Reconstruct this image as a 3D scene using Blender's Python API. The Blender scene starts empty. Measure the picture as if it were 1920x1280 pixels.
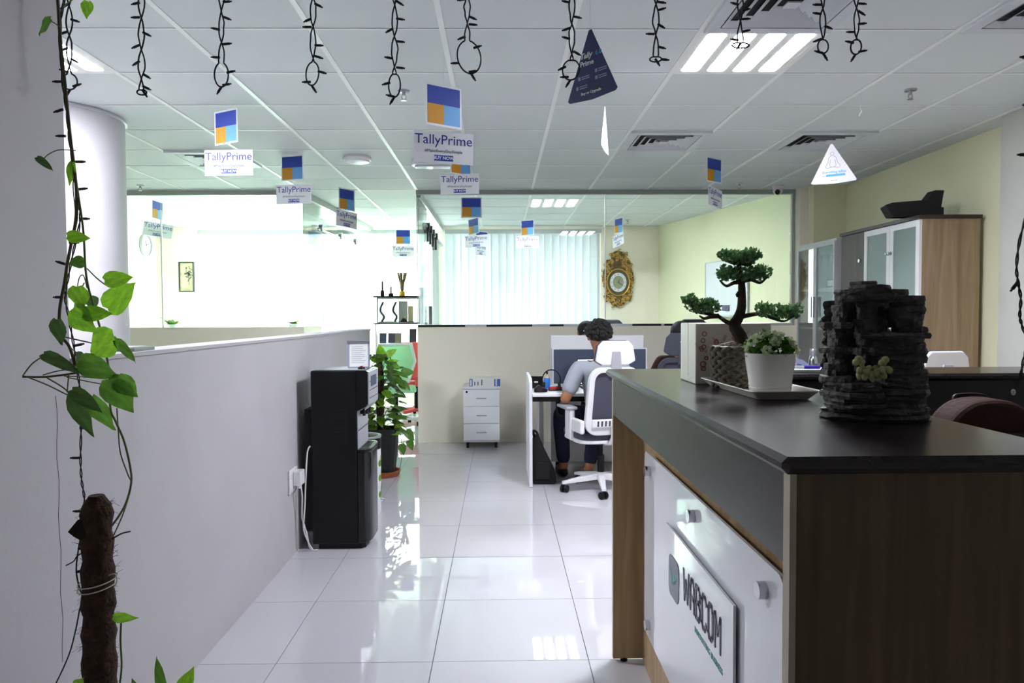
import bpy, bmesh, math, random
from mathutils import Vector, Matrix, Euler
R = math.radians
PI = math.pi
rnd = random.Random(7)
scene = bpy.context.scene
C = scene.collection

# ------------------------------------------------------------------ camera
FPX, YAW, PITCH, ROLL, HC = 1347.86, 0.0166, -0.0352, -0.0048, 1.326
FWD = Vector((math.sin(YAW)*math.cos(PITCH), math.cos(YAW)*math.cos(PITCH), math.sin(PITCH)))
_r = Vector((math.cos(YAW), -math.sin(YAW), 0)); _u = _r.cross(FWD)
RGT = _r*math.cos(ROLL) + _u*math.sin(ROLL); UPV = _u*math.cos(ROLL) - _r*math.sin(ROLL)
cam_d = bpy.data.cameras.new('camera'); cam = bpy.data.objects.new('camera', cam_d); C.objects.link(cam)
cam_d.sensor_width = 36; cam_d.lens = 36*FPX/1920; cam_d.clip_start = .05
cam.matrix_world = Matrix(((RGT.x, UPV.x, -FWD.x, 0), (RGT.y, UPV.y, -FWD.y, 0), (RGT.z, UPV.z, -FWD.z, HC), (0, 0, 0, 1)))
scene.camera = cam
def _ray(px, py): return FWD + RGT*((px-960)/FPX) - UPV*((py-640)/FPX)
def at(px, py, Y):                       # photograph measurement -> world point at depth Y
    d = _ray(px, py); return Vector((0, 0, HC)) + d*(Y/d.y)
def atz(px, py, z):
    d = _ray(px, py); return Vector((0, 0, HC)) + d*((z-HC)/d.z)

# ------------------------------------------------------------------ world, window daylight, exposure
world = bpy.data.worlds.new('world'); scene.world = world; world.use_nodes = True
world.node_tree.nodes['Background'].inputs[0].default_value = (.95, 1, .98, 1)
world.node_tree.nodes['Background'].inputs[1].default_value = .5
def area(name, loc, rot, sx, sy, power, col):
    l = bpy.data.lights.new(name, 'AREA'); l.shape = 'RECTANGLE'; l.size = sx; l.size_y = sy; l.energy = power; l.color = col
    o = bpy.data.objects.new(name, l); C.objects.link(o); o.location = loc; o.rotation_euler = rot; return o
area('daylight_side_window', (-2.65, 11.25, 1.45), (R(-90), 0, 0), 3.5, 2.2, 620, (.93, 1, .94))
area('daylight_meeting_window', (.35, 11.25, 1.45), (R(-90), 0, 0), 2.3, 2.2, 42, (1, 1, .99))
PANEL = 53.0
vs = scene.view_settings
vs.view_transform = 'Standard'; vs.look = 'None'; vs.exposure = 1.45; vs.gamma = 1; vs.use_curve_mapping = False

# ------------------------------------------------------------------ materials
MATS = {}
def srgb(c): return tuple((x/12.92 if x <= .04045 else ((x+.055)/1.055)**2.4) for x in [v/255 for v in c])
def mat(name, col, rough=.6, metal=0, spec=.5, bump=None, vary=None, trans=None, coat=0, emit=None, alpha=None):
    """col sRGB 0-255; bump=(scale,strength); vary=(scale,amount[,stretch]); trans=translucent share"""
    m = bpy.data.materials.new(name); m.use_nodes = True; nt = m.node_tree; b = nt.nodes['Principled BSDF']
    c = srgb(col); b.inputs['Base Color'].default_value = (*c, 1); b.inputs['Roughness'].default_value = rough
    b.inputs['Metallic'].default_value = metal; b.inputs['Specular IOR Level'].default_value = spec
    if coat: b.inputs['Coat Weight'].default_value = coat; b.inputs['Coat Roughness'].default_value = .05
    tc = nt.nodes.new('ShaderNodeTexCoord')
    csock = None
    if vary:
        mp = nt.nodes.new('ShaderNodeMapping'); nt.links.new(tc.outputs['Object'], mp.inputs[0])
        mp.inputs['Scale'].default_value = vary[2] if len(vary) > 2 else (1, 1, 1)
        n = nt.nodes.new('ShaderNodeTexNoise'); n.inputs['Scale'].default_value = vary[0]; n.inputs['Detail'].default_value = 6
        nt.links.new(mp.outputs[0], n.inputs[0])
        r = nt.nodes.new('ShaderNodeValToRGB'); a = vary[1]
        r.color_ramp.elements[0].position = .3; r.color_ramp.elements[1].position = .7
        r.color_ramp.elements[0].color = (*[max(0, x*(1-a)) for x in c], 1); r.color_ramp.elements[1].color = (*[min(1, x*(1+a)) for x in c], 1)
        nt.links.new(n.outputs[0], r.inputs[0]); nt.links.new(r.outputs[0], b.inputs['Base Color']); csock = r.outputs[0]
    if bump:
        n2 = nt.nodes.new('ShaderNodeTexNoise'); n2.inputs['Scale'].default_value = bump[0]; n2.inputs['Detail'].default_value = 4
        nt.links.new(tc.outputs['Object'], n2.inputs[0])
        bp = nt.nodes.new('ShaderNodeBump'); bp.inputs['Strength'].default_value = bump[1]; bp.inputs['Distance'].default_value = .01
        nt.links.new(n2.outputs[0], bp.inputs['Height']); nt.links.new(bp.outputs[0], b.inputs['Normal'])
    if trans:
        out = nt.nodes['Material Output']; t = nt.nodes.new('ShaderNodeBsdfTranslucent'); t.inputs[0].default_value = (*c, 1)
        if csock: nt.links.new(csock, t.inputs[0])
        mx = nt.nodes.new('ShaderNodeMixShader'); mx.inputs[0].default_value = trans
        nt.links.new(b.outputs[0], mx.inputs[1]); nt.links.new(t.outputs[0], mx.inputs[2]); nt.links.new(mx.outputs[0], out.inputs[0])
    if emit: b.inputs['Emission Color'].default_value = (*emit[0], 1); b.inputs['Emission Strength'].default_value = emit[1]
    MATS[name] = m; return m
def glassmat(name, tint, rough=.0, refl=1.0, frost=None):
    m = bpy.data.materials.new(name); m.use_nodes = True; nt = m.node_tree; nt.nodes.remove(nt.nodes['Principled BSDF'])
    out = nt.nodes['Material Output']; t = nt.nodes.new('ShaderNodeBsdfTransparent'); t.inputs[0].default_value = (*tint, 1)
    g = nt.nodes.new('ShaderNodeBsdfGlossy'); g.inputs['Roughness'].default_value = rough
    f = nt.nodes.new('ShaderNodeFresnel'); f.inputs['IOR'].default_value = 1.5
    ml = nt.nodes.new('ShaderNodeMath'); ml.operation = 'MULTIPLY'; ml.inputs[1].default_value = refl; nt.links.new(f.outputs[0], ml.inputs[0])
    mx = nt.nodes.new('ShaderNodeMixShader'); base = t.outputs[0]
    if frost:
        d = nt.nodes.new('ShaderNodeBsdfTranslucent'); d.inputs[0].default_value = (*frost[1], 1)
        d2 = nt.nodes.new('ShaderNodeBsdfDiffuse'); d2.inputs[0].default_value = (*frost[1], 1)
        m0 = nt.nodes.new('ShaderNodeMixShader'); nt.links.new(d.outputs[0], m0.inputs[1]); nt.links.new(d2.outputs[0], m0.inputs[2])
        m1 = nt.nodes.new('ShaderNodeMixShader'); m1.inputs[0].default_value = frost[0]
        nt.links.new(t.outputs[0], m1.inputs[1]); nt.links.new(m0.outputs[0], m1.inputs[2]); base = m1.outputs[0]
    nt.links.new(ml.outputs[0], mx.inputs[0]); nt.links.new(base, mx.inputs[1]); nt.links.new(g.outputs[0], mx.inputs[2]); nt.links.new(mx.outputs[0], out.inputs[0])
    MATS[name] = m; return m
def wood(name, col, dark, axis='z', scale=5, rough=.4, spec=.5):
    m = bpy.data.materials.new(name); m.use_nodes = True; nt = m.node_tree; b = nt.nodes['Principled BSDF']
    tc = nt.nodes.new('ShaderNodeTexCoord'); mp = nt.nodes.new('ShaderNodeMapping'); nt.links.new(tc.outputs['Object'], mp.inputs[0])
    s = {'x': (.6, 9, 9), 'y': (9, .6, 9), 'z': (9, 9, .6)}[axis]; mp.inputs['Scale'].default_value = s
    n = nt.nodes.new('ShaderNodeTexNoise'); n.inputs['Scale'].default_value = scale; n.inputs['Detail'].default_value = 8; n.inputs['Distortion'].default_value = .6
    nt.links.new(mp.outputs[0], n.inputs[0]); r = nt.nodes.new('ShaderNodeValToRGB')
    r.color_ramp.elements[0].position = .3; r.color_ramp.elements[1].position = .68
    r.color_ramp.elements[0].color = (*srgb(dark), 1); r.color_ramp.elements[1].color = (*srgb(col), 1)
    nt.links.new(n.outputs[0], r.inputs[0]); nt.links.new(r.outputs[0], b.inputs['Base Color'])
    b.inputs['Roughness'].default_value = rough; b.inputs['Specular IOR Level'].default_value = spec
    MATS[name] = m; return m
mat('wall_white', (196, 193, 196), .75, bump=(60, .06), vary=(2.2, .04))
mat('wall_grey', (158, 155, 146), .8, bump=(60, .06), vary=(2.2, .05))
mat('wall_pale', (200, 200, 193), .8, bump=(60, .06), vary=(2.2, .05))
mat('wall_cream', (250, 243, 225), .75, bump=(60, .06), vary=(1.5, .03))
mat('wall_yellow', (236, 234, 200), .75, bump=(60, .05), vary=(1.5, .03))
mat('ceiling_tile', (216, 222, 222), .85, bump=(180, .12))
mat('tee_white', (238, 240, 238), .45)
mat('floor_tile', (214, 212, 218), .018, spec=1.0, vary=(1.2, .02))
mat('grout', (120, 118, 118), .8)
mat('white_plastic', (236, 236, 238), .35)
mat('white_laminate', (232, 233, 236), .4)
mat('white_gloss', (232, 232, 236), .03, spec=.8)
mat('white_card', (238, 238, 242), .55, trans=.25)
mat('black_plastic', (13, 14, 16), .38, spec=.3)
mat('black_soft', (18, 18, 20), .8)
mat('black_gloss', (12, 13, 16), .12)
mat('black_wire', (14, 14, 16), .5)
mat('grey_mesh', (74, 76, 92), .85, bump=(400, .3))
mat('grey_cushion', (70, 72, 84), .9, bump=(300, .2))
mat('silver', (176, 178, 184), .32, metal=.85)
mat('silver_paint', (178, 180, 188), .35, metal=.1)
mat('chrome', (205, 205, 210), .12, metal=1)
mat('aluminium', (200, 204, 206), .42, metal=.25)
mat('aluminium_grey', (160, 168, 162), .45, metal=.1)
wood('wood_light', (198, 170, 128), (164, 138, 102), 'z', 3.2)
wood('wood_end_shaded', (116, 95, 62), (92, 74, 47), 'z', 3.2)  # same wood as the far end panel, its shade put into a darker colour
wood('wood_oak', (170, 147, 116), (138, 117, 90), 'z', 2.6, .45)
wood('wood_espresso', (46, 36, 37), (34, 26, 27), 'y', 3, .3, .5)
wood('wood_espresso_top', (48, 37, 37), (34, 26, 27), 'y', 3, .22, .5)
wood('wood_greybrown', (92, 84, 80), (74, 67, 64), 'z', 3, .45)
wood('wood_dark', (60, 46, 44), (46, 36, 35), 'y', 3, .4)
mat('cabinet_grey', (186, 184, 194), .5)
mat('edge_beige', (190, 178, 150), .5)
mat('blue_grey', (78, 88, 108), .9, bump=(300, .1))
mat('sign_blue', (44, 70, 172), .5, trans=.15); mat('sign_light_blue', (112, 176, 232), .5, trans=.15); mat('sign_orange', (214, 152, 40), .5, trans=.15)
mat('sign_ink', (40, 48, 140), .5); mat('sign_button', (34, 66, 160), .5); mat('sign_navy', (34, 42, 92), .45); mat('sign_sky', (90, 170, 230), .5)
mat('ink_grey', (90, 92, 110), .6); mat('ink_pale', (150, 156, 190), .6)
mat('logo_grey', (120, 124, 138), .4); mat('logo_dark', (98, 96, 112), .4); mat('logo_teal', (88, 178, 172), .4)
mat('leaf', (92, 138, 48), .35, vary=(5, .32, (1.6, .6, 1)), trans=.45)
mat('leaf_bright', (136, 192, 48), .33, vary=(5, .3, (1.6, .6, 1)), trans=.5)
mat('leaf_dark', (84, 118, 58), .33, vary=(5, .35, (1.6, .6, 1)), trans=.3)
mat('stem', (92, 112, 52), .6); mat('stem_brown', (86, 78, 46), .7)
mat('coir', (62, 42, 26), .95, bump=(90, 1.0), vary=(40, .5))
mat('coir_dark', (44, 32, 22), .95, bump=(90, 1.0), vary=(40, .5))
mat('twine', (206, 198, 182), .8)
mat('terracotta', (162, 84, 50), .7); mat('pot_black', (30, 32, 34), .55)
mat('soil', (50, 38, 28), .95, bump=(60, .6))
mat('bonsai_leaf', (100, 142, 88), .55, vary=(60, .35), trans=.32); mat('bark', (58, 46, 38), .9, bump=(70, .8))
mat('rope', (112, 104, 93), .9, bump=(200, .5)); mat('pebble', (150, 128, 106), .7, vary=(40, .3))
mat('ceramic_white', (244, 242, 236), .25, spec=.5); mat('tray_plastic', (236, 230, 218), .35)
mat('petal', (206, 216, 176), .6, trans=.3); mat('flower_leaf', (84, 138, 44), .5, vary=(40, .3), trans=.3)
mat('rock', (80, 77, 75), .62, bump=(70, .9), vary=(30, .35))
mat('succulent', (188, 184, 128), .55); mat('hair', (16, 14, 14), .6, bump=(120, .5))
mat('gift_paper', (240, 230, 224), .28, bump=(24, .25)); mat('gift_print', (196, 142, 128), .4)
mat('skin', (170, 116, 82), .55); mat('tshirt', (168, 172, 182), .9, bump=(40, .2)); mat('denim', (28, 34, 56), .9); mat('maroon', (50, 24, 24), .9)
mat('shoe_dark', (36, 28, 26), .6); mat('shoe_grey', (112, 104, 96), .8)
mat('gold', (104, 84, 46), .5, metal=.3, bump=(60, .8), vary=(30, .6)); mat('gold_scroll', (196, 158, 84), .38, metal=.4, vary=(40, .5)); mat('gold_bright', (222, 178, 60), .3, metal=.7)
mat('dial_dark', (92, 90, 62), .45, metal=.2); mat('dial_white', (226, 228, 232), .5); mat('dial_sage', (150, 154, 128), .5)
mat('blind_sheer', (240, 246, 242), .8, trans=.62); mat('blind_white', (232, 238, 240), .8, trans=.42)
mat('green_mesh', (196, 236, 206), .8, trans=.55); mat('red_fabric', (240, 120, 116), .8, trans=.3)
mat('orange_box', (206, 78, 52), .6); mat('blue_item', (44, 122, 210), .4); mat('red_item', (190, 30, 34), .4); mat('tan_item', (214, 190, 150), .6)
mat('purple_item', (84, 50, 200), .4); mat('binder_dark', (50, 56, 66), .6); mat('binder_blue', (74, 104, 176), .5); mat('paper', (232, 232, 228), .7)
mat('leather', (70, 46, 40), .75, spec=.15, bump=(50, .3)); mat('leather_dark', (40, 24, 22), .6)
mat('screen_on', (230, 234, 240), .4, emit=((.9, .93, 1), 1.2)); mat('led_tube', (255, 255, 255), .4, emit=((.89, .91, 1.0), PANEL)); mat('lens_clear', (230, 232, 240), .1)
mat('vent_white', (206, 210, 214), .5); mat('duct_shade', (40, 42, 46), .9); mat('crack', (84, 82, 80), .9)
mat('art_paper', (222, 214, 176), .7, vary=(14, .25)); mat('clear_plastic', (220, 226, 234), .1, spec=.8)
glassmat('glass_green', (.955, .99, .975), 0, .9); glassmat('glass_clear', (.96, .98, .98), 0, .8)
glassmat('glass_smoke', (.90, .94, .93), 0, .55); glassmat('glass_frost', (.72, .84, .80), .02, .8, (.80, (.60, .74, .70)))
def M_(n): return MATS[n] if isinstance(n, str) else n

# ------------------------------------------------------------------ builders
class B:
    def __init__(s, M=None): s.v = []; s.f = []; s.M = M
    def add(s, vs, fs):
        o = len(s.v)
        s.v += [s.M @ Vector(v) for v in vs] if s.M is not None else [Vector(v) for v in vs]
        s.f += [tuple(i+o for i in f) for f in fs]; return s
    def box(s, x0, x1, y0, y1, z0, z1):
        if x0 > x1: x0, x1 = x1, x0
        if y0 > y1: y0, y1 = y1, y0
        if z0 > z1: z0, z1 = z1, z0
        return s.add([(x0,y0,z0),(x1,y0,z0),(x1,y1,z0),(x0,y1,z0),(x0,y0,z1),(x1,y0,z1),(x1,y1,z1),(x0,y1,z1)],
                     [(0,3,2,1),(4,5,6,7),(0,1,5,4),(1,2,6,5),(2,3,7,6),(3,0,4,7)])
    def cyl(s, p0, p1, r0, r1=None, n=16, cap=True):
        r1 = r0 if r1 is None else r1; p0 = Vector(p0); p1 = Vector(p1); d = (p1-p0).normalized()
        a = d.orthogonal().normalized(); b = d.cross(a); vs = []
        for p, r in ((p0, r0), (p1, r1)):
            for i in range(n): t = 2*PI*i/n; vs.append(p + a*(math.cos(t)*r) + b*(math.sin(t)*r))
        fs = [(i, (i+1) % n, n+(i+1) % n, n+i) for i in range(n)]
        if cap: fs += [tuple(range(n-1, -1, -1)), tuple(range(n, 2*n))]
        return s.add(vs, fs)
    def lathe(s, prof, c=(0, 0, 0), n=28, sx=1, sy=1):
        c = Vector(c); vs = []; k = len(prof)
        for r, z in prof:
            for i in range(n): t = 2*PI*i/n; vs.append((c.x+math.cos(t)*r*sx, c.y+math.sin(t)*r*sy, c.z+z))
        fs = [(j*n+i, j*n+(i+1) % n, (j+1)*n+(i+1) % n, (j+1)*n+i) for j in range(k-1) for i in range(n)]
        if prof[0][0] > 1e-6: fs.append(tuple(range(n-1, -1, -1)))
        if prof[-1][0] > 1e-6: fs.append(tuple(range((k-1)*n, k*n)))
        return s.add(vs, fs)
    def tube(s, pts, r, n=8, closed=False, flat=1):
        pts = [Vector(p) for p in pts]; k = len(pts); rs = r if isinstance(r, (list, tuple)) else [r]*k; vs = []
        up = None
        for i, p in enumerate(pts):
            d = (pts[(i+1) % k]-pts[i-1]) if closed else (pts[min(i+1, k-1)]-pts[max(i-1, 0)])
            d = d.normalized() if d.length > 1e-9 else Vector((0, 0, 1))
            up = (up - d*up.dot(d)) if up is not None else d.orthogonal()
            if up.length < 1e-6: up = d.orthogonal()
            up.normalize(); b = d.cross(up)
            for j in range(n): t = 2*PI*j/n; vs.append(p + up*(math.cos(t)*rs[i]) + b*(math.sin(t)*rs[i]*flat))
        m = k if closed else k-1
        fs = [(i*n+j, i*n+(j+1) % n, ((i+1) % k)*n+(j+1) % n, ((i+1) % k)*n+j) for i in range(m) for j in range(n)]
        if not closed: fs += [tuple(range(n-1, -1, -1)), tuple(range((k-1)*n, k*n))]
        return s.add(vs, fs)
    def prism(s, poly, axis, a, b):
        """poly in the two other axes (cyclic order: x->(y,z), y->(x,z), z->(x,y))"""
        def mk(p, t): return {'x': (t, p[0], p[1]), 'y': (p[0], t, p[1]), 'z': (p[0], p[1], t)}[axis]
        n = len(poly)
        return s.add([mk(p, a) for p in poly]+[mk(p, b) for p in poly],
                     [tuple(range(n-1, -1, -1)), tuple(range(n, 2*n))]+[(i, (i+1) % n, n+(i+1) % n, n+i) for i in range(n)])
    def ring(s, outer, inner, axis, a, b):
        def mk(p, t): return {'x': (t, p[0], p[1]), 'y': (p[0], t, p[1]), 'z': (p[0], p[1], t)}[axis]
        n = len(outer); L = [[mk(p, t) for p in lp] for lp, t in ((outer, a), (inner, a), (outer, b), (inner, b))]
        fs = []
        for i in range(n):
            j = (i+1) % n
            fs += [(i, j, n+j, n+i), (2*n+j, 2*n+i, 3*n+i, 3*n+j), (j, i, 2*n+i, 2*n+j), (n+i, n+j, 3*n+j, 3*n+i)]
        return s.add(sum(L, []), fs)
    def ball(s, c, rx, ry=None, rz=None, nu=14, nv=9):
        ry = rx if ry is None else ry; rz = rx if rz is None else rz; c = Vector(c)
        vs = [c+Vector((0, 0, -rz))]
        for j in range(1, nv):
            ph = -PI/2+PI*j/nv
            for i in range(nu): t = 2*PI*i/nu; vs.append(c+Vector((rx*math.cos(ph)*math.cos(t), ry*math.cos(ph)*math.sin(t), rz*math.sin(ph))))
        vs.append(c+Vector((0, 0, rz))); L = len(vs)-1
        fs = [(0, 1+(i+1) % nu, 1+i) for i in range(nu)]
        fs += [(1+j*nu+i, 1+j*nu+(i+1) % nu, 1+(j+1)*nu+(i+1) % nu, 1+(j+1)*nu+i) for j in range(nv-2) for i in range(nu)]
        fs += [(L, 1+(nv-2)*nu+i, 1+(nv-2)*nu+(i+1) % nu) for i in range(nu)]
        return s.add(vs, fs)
    def mesh(s, name, m, off=None, smooth=False):
        me = bpy.data.meshes.new(name); vs = [v-off for v in s.v] if off is not None else s.v
        me.from_pydata([tuple(v) for v in vs], [], s.f)
        bm = bmesh.new(); bm.from_mesh(me); bmesh.ops.recalc_face_normals(bm, faces=bm.faces); bm.to_mesh(me); bm.free()
        me.materials.append(M_(m))
        if smooth:
            for p in me.polygons: p.use_smooth = True
        return me
    def build(s, name, m, parent=None, w=False, smooth=False, bevel=0, seg=2):
        off = None
        if w and parent is not None:
            r = parent
            while r.parent: r = r.parent
            off = r.location.copy()
        o = bpy.data.objects.new(name, s.mesh(name, m, off, smooth)); C.objects.link(o); o.parent = parent
        if bevel:
            md = o.modifiers.new('bevel', 'BEVEL'); md.width = bevel; md.segments = seg; md.limit_method = 'ANGLE'; md.angle_limit = R(35)
        if smooth:
            md = o.modifiers.new('edges', 'EDGE_SPLIT'); md.split_angle = R(40)
        return o
def tag(o, label, cat, group=None):
    o['label'] = label; o['category'] = cat
    if group: o['group'] = group
    return o
def thing(name, label, cat, loc=(0, 0, 0), rz=0, group=None):
    o = bpy.data.objects.new(name, None); C.objects.link(o); o.location = loc; o.rotation_euler = (0, 0, rz); o.empty_display_size = .1
    return tag(o, label, cat, group)
def struct(o, label=None):
    o['kind'] = 'structure'
    if label: o['label'] = label
    return o
def inst(me, name, parent, loc=(0, 0, 0), rot=(0, 0, 0), sc=(1, 1, 1)):
    o = bpy.data.objects.new(name, me); C.objects.link(o); o.parent = parent; o.location = loc; o.rotation_euler = rot; o.scale = sc; return o
def instm(me, name, parent, mtx):
    o = bpy.data.objects.new(name, me); C.objects.link(o); o.parent = parent; o.matrix_local = mtx; return o
def copy_tree(o, parent=None):
    c = o.copy(); C.objects.link(c); c.parent = parent
    for ch in list(o.children): copy_tree(ch, c)
    return c
def rrect(w, h, r, cx=0, cy=0, n=5):
    pts = []
    for sx, sy, a0 in ((1, -1, -90), (1, 1, 0), (-1, 1, 90), (-1, -1, 180)):
        for i in range(n+1):
            a = R(a0+90*i/n); pts.append((cx+sx*(w/2-r)+r*math.cos(a), cy+sy*(h/2-r)+r*math.sin(a)))
    return pts
def spline(pts, k=6):
    P = [Vector(p) for p in pts]; out = []
    for i in range(len(P)-1):
        a, b, c, d = P[max(i-1, 0)], P[i], P[i+1], P[min(i+2, len(P)-1)]
        for j in range(k):
            t = j/k; out.append(.5*((2*b)+(c-a)*t+(2*a-5*b+4*c-d)*t*t+(3*b-a-3*c+d)*t**3))
    out.append(P[-1]); return out
_txt = {}
def text_mesh(body, size, m, align='CENTER', ext=.0004, shear=0, bold=0):
    k = (body, size, m, align, shear, bold)
    if k not in _txt:
        cu = bpy.data.curves.new('lettering', 'FONT'); cu.body = body; cu.size = size; cu.align_x = align; cu.align_y = 'CENTER'; cu.extrude = ext; cu.shear = shear; cu.offset = bold; cu.resolution_u = 3
        o = bpy.data.objects.new('lettering', cu); C.objects.link(o); dg = bpy.context.evaluated_depsgraph_get()
        me = bpy.data.meshes.new_from_object(o.evaluated_get(dg)); bpy.data.objects.remove(o); me.materials.clear(); me.materials.append(M_(m)); me.name = 'lettering'; _txt[k] = me
    return _txt[k]
UPRIGHT = (R(90), 0, 0)       # flat print turned to face -Y

# ================================================================== SETTING
CZ = 2.65; WX = -1.157
G0X, G0Y, T = -.259, 3.365, .6
floor = struct(B().box(-5.3, 3.9, -2.4, 11.0, -.12, -.006).build('floor', 'grout'), 'white polished floor tiles with thin dark joints')
tm = B().box(-.2985, .2985, -.2985, .2985, -.006, 0).mesh('floor_tile', 'floor_tile')
FX0, FY0 = -.2655, 2.7246
for i in range(-9, 7):
    for j in range(-4, 14):
        cx = FX0+T*(i+.5); cy = FY0+T*(j+.5)
        if cx > 3.7 or cx < -5.2: continue
        if cx < -1.6 and cy < 6.3: continue
        inst(tm, 'floor_tile', floor, (cx, cy, 0))
B().box(-5.3, -1.466, -2.4, 6.324, -.006, 0).build('floor_slab', 'floor_tile', floor)
ceiling = struct(B().box(-5.3, 3.9, -2.4, 11.0, CZ+.012, CZ+.1).build('ceiling', 'ceiling_tile'), 'white suspended tile ceiling')
B().box(-5.3, 3.9, -2.4, G0Y-3*T, CZ, CZ+.012).build('ceiling_slab', 'ceiling_tile', ceiling)
cm = B().box(-.293, .293, -.293, .293, CZ, CZ+.012).mesh('ceiling_tile', 'ceiling_tile')
HOLES = {(2, 0): 'light', (-4, 0): 'light', (2, -1): 'vent', (4, -1): 'vent', (2, 3): 'vent', (4, 3): 'vent', (-4, 4): 'vent'}
for i in range(-8, 7):
    for j in range(-3, 13):
        if (i, j) in HOLES: continue
        cx = G0X+T*(i+.5); cy = G0Y+T*(j+.5)
        if cy > 10.75 or cx > 3.7: continue
        inst(cm, 'ceiling_tile', ceiling, (cx, cy, 0))
tl = B().box(-.013, .013, G0Y-3*T, 10.85, CZ-.005, CZ+.01).mesh('ceiling_tee', 'tee_white')
tw = B().box(-5.2, 3.8, -.006, .006, CZ-.0035, CZ+.01).mesh('ceiling_cross_tee', 'tee_white')
for i in range(-8, 8): inst(tl, 'ceiling_tee', ceiling, (G0X+T*i, 0, 0))
for j in range(-2, 13): inst(tw, 'ceiling_cross_tee', ceiling, (0, G0Y+T*j, 0))
def wall(name, b, m, label=None): return struct(b.build(name, m), label)
wall('wall_left', B().box(WX-.13, WX, -2.3, 1.95, 0, CZ+.01), 'wall_white', 'plain white wall at the left edge behind the vine')
wll = wall('wall_left_low', B().box(WX-.13, WX-.001, 1.951, 6.42, 0, 1.21), 'wall_white', 'low white partition wall running down the left side')
B().box(WX-.14, WX+.006, 1.951, 6.43, 1.205, 1.218).build('wall_cap', 'wall_white', wll)
wall('wall_left_far', B().box(-5.2, -5.04, -2.3, 10.9, 0, CZ+.01), 'wall_cream')
wall('wall_near', B().box(-5.2, 3.6, -1.6, -1.45, 0, CZ+.01), 'wall_white', 'unseen white wall set close behind the viewpoint to bounce light forward')  # unseen wall, kept white and near to bounce light onto camera-facing sides
wall('wall_right', B().box(3.545, 3.7, 4.8, 7.34, 0, CZ+.01), 'wall_yellow', 'pale yellow side wall behind the cabinets')
wall('wall_right_near', B().box(3.375, 3.7, -2.3, 4.82, 0, CZ+.01), 'wall_pale', 'thicker white wall at the right edge')
wall('wall_right_pilaster', B().box(3.21, 3.7, 7.33, 7.7, 0, CZ+.01), 'wall_yellow', 'yellow pilaster beside the glass partition')
wall('wall_right_return', B().box(3.12, 3.22, 7.46, 7.7, 0, CZ+.01), 'wall_cream')
wall('wall_meeting_side', B().prism([(3.12, 7.6), (3.30, 7.6), (2.52, 10.9), (2.33, 10.9)], 'z', 0, CZ+.01), 'wall_yellow', 'pale wall at an angle inside the glass meeting room')
wb = wall('wall_back', B().box(-5.2, -4.42, 10.72, 10.9, 0, CZ+.01).box(1.5, 2.6, 10.72, 10.9, 0, CZ+.01).box(-4.42, 1.5, 10.72, 10.9, 0, .35).box(-4.42, 1.5, 10.72, 10.9, 2.56, CZ+.01).box(-.93, -.80, 10.72, 10.9, .35, 2.56), 'wall_cream', 'cream back wall around the windows')
def window(n, x0, x1, cols):
    w = struct(B().ring([(x0, .35), (x1, .35), (x1, 2.56), (x0, 2.56)], [(x0+.05, .40), (x1-.05, .40), (x1-.05, 2.51), (x0+.05, 2.51)], 'y', 10.78, 10.84).build('window_%d' % n, 'aluminium'))
    for k in range(1, cols):
        x = x0+(x1-x0)*k/cols; B().box(x-.025, x+.025, 10.78, 10.84, .4, 2.51).build('mullion', 'aluminium', w)
    for k in range(cols):
        a = x0+(x1-x0)*k/cols; b = x0+(x1-x0)*(k+1)/cols; B().box(a+.03, b-.03, 10.805, 10.811, .4, 2.51).build('pane', 'glass_clear', w)
window(1, -4.42, -.93, 4); window(2, -.80, 1.5, 3)
# round column
cx, cy, cr = -2.915, 4.80, .415
col = struct(B().lathe([(cr, 0), (cr, CZ-.02)], (cx, cy, 0), 64).build('column', 'wall_white', smooth=True), 'round white column behind the low wall')
B().lathe([(cr+.001, CZ-.022), (cr+.014, CZ-.018), (cr+.014, CZ-.004), (cr+.001, CZ)], (cx, cy, 0), 64).build('column_collar', 'aluminium', col, smooth=True)
# partitions
PY = 7.55
wp = wall('wall_partition_right', B().box(-.865, 3.12, PY, PY+.11, 0, 1.215), 'wall_cream', 'low cream partition under the meeting room glass')
wall('wall_partition_left', B().box(-4.95, -2.05, PY, PY+.11, 0, 1.225), 'wall_cream', 'low cream partition under the side room glass')
wall('wall_partition_left_side', B().box(-2.15, -2.05, PY+.11, 8.3, 0, 1.225), 'wall_cream')
w3 = struct(B().box(-.87, 3.12, PY+.02, PY+.08, 2.60, CZ).box(3.09, 3.12, PY+.02, PY+.08, 1.215, 2.60).build('window_3', 'aluminium_grey'), 'frameless greenish glass front of the meeting room')
B().box(-.865, 3.10, PY+.015, PY+.085, 1.215, 1.24).build('glass_channel', 'aluminium', w3)
for a, b in ((783, 872), (912, 998), (1031, 1057), (1186, 1240), (1246, 1268)):
    xa = at(a, 606, PY).x; xb = at(b, 606, PY).x; B().box(xa, xb, PY+.006, PY+.016, 1.217, 1.238).build('channel_reflection', 'black_plastic', w3)  # black strips stand for dark reflections along the glass channel
for a, b in ((-.86, 1.112), (1.118, 3.08)): B().box(a, b, PY+.044, PY+.054, 1.24, 2.60).build('pane', 'glass_green', w3)
B().box(1.1105, 1.1195, PY+.041, PY+.057, 1.24, 2.60).build('pane_joint', 'tee_white', w3)
B().box(-.869, -.861, PY+.041, PY+.058, 1.24, 2.62).build('corner_bead', 'aluminium_grey', w3)
w4 = struct(B().box(-.875, -.83, PY+.09, 10.7, 2.58, CZ).build('window_4', 'aluminium_grey'), 'glass side of the meeting room along the passage')
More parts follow.
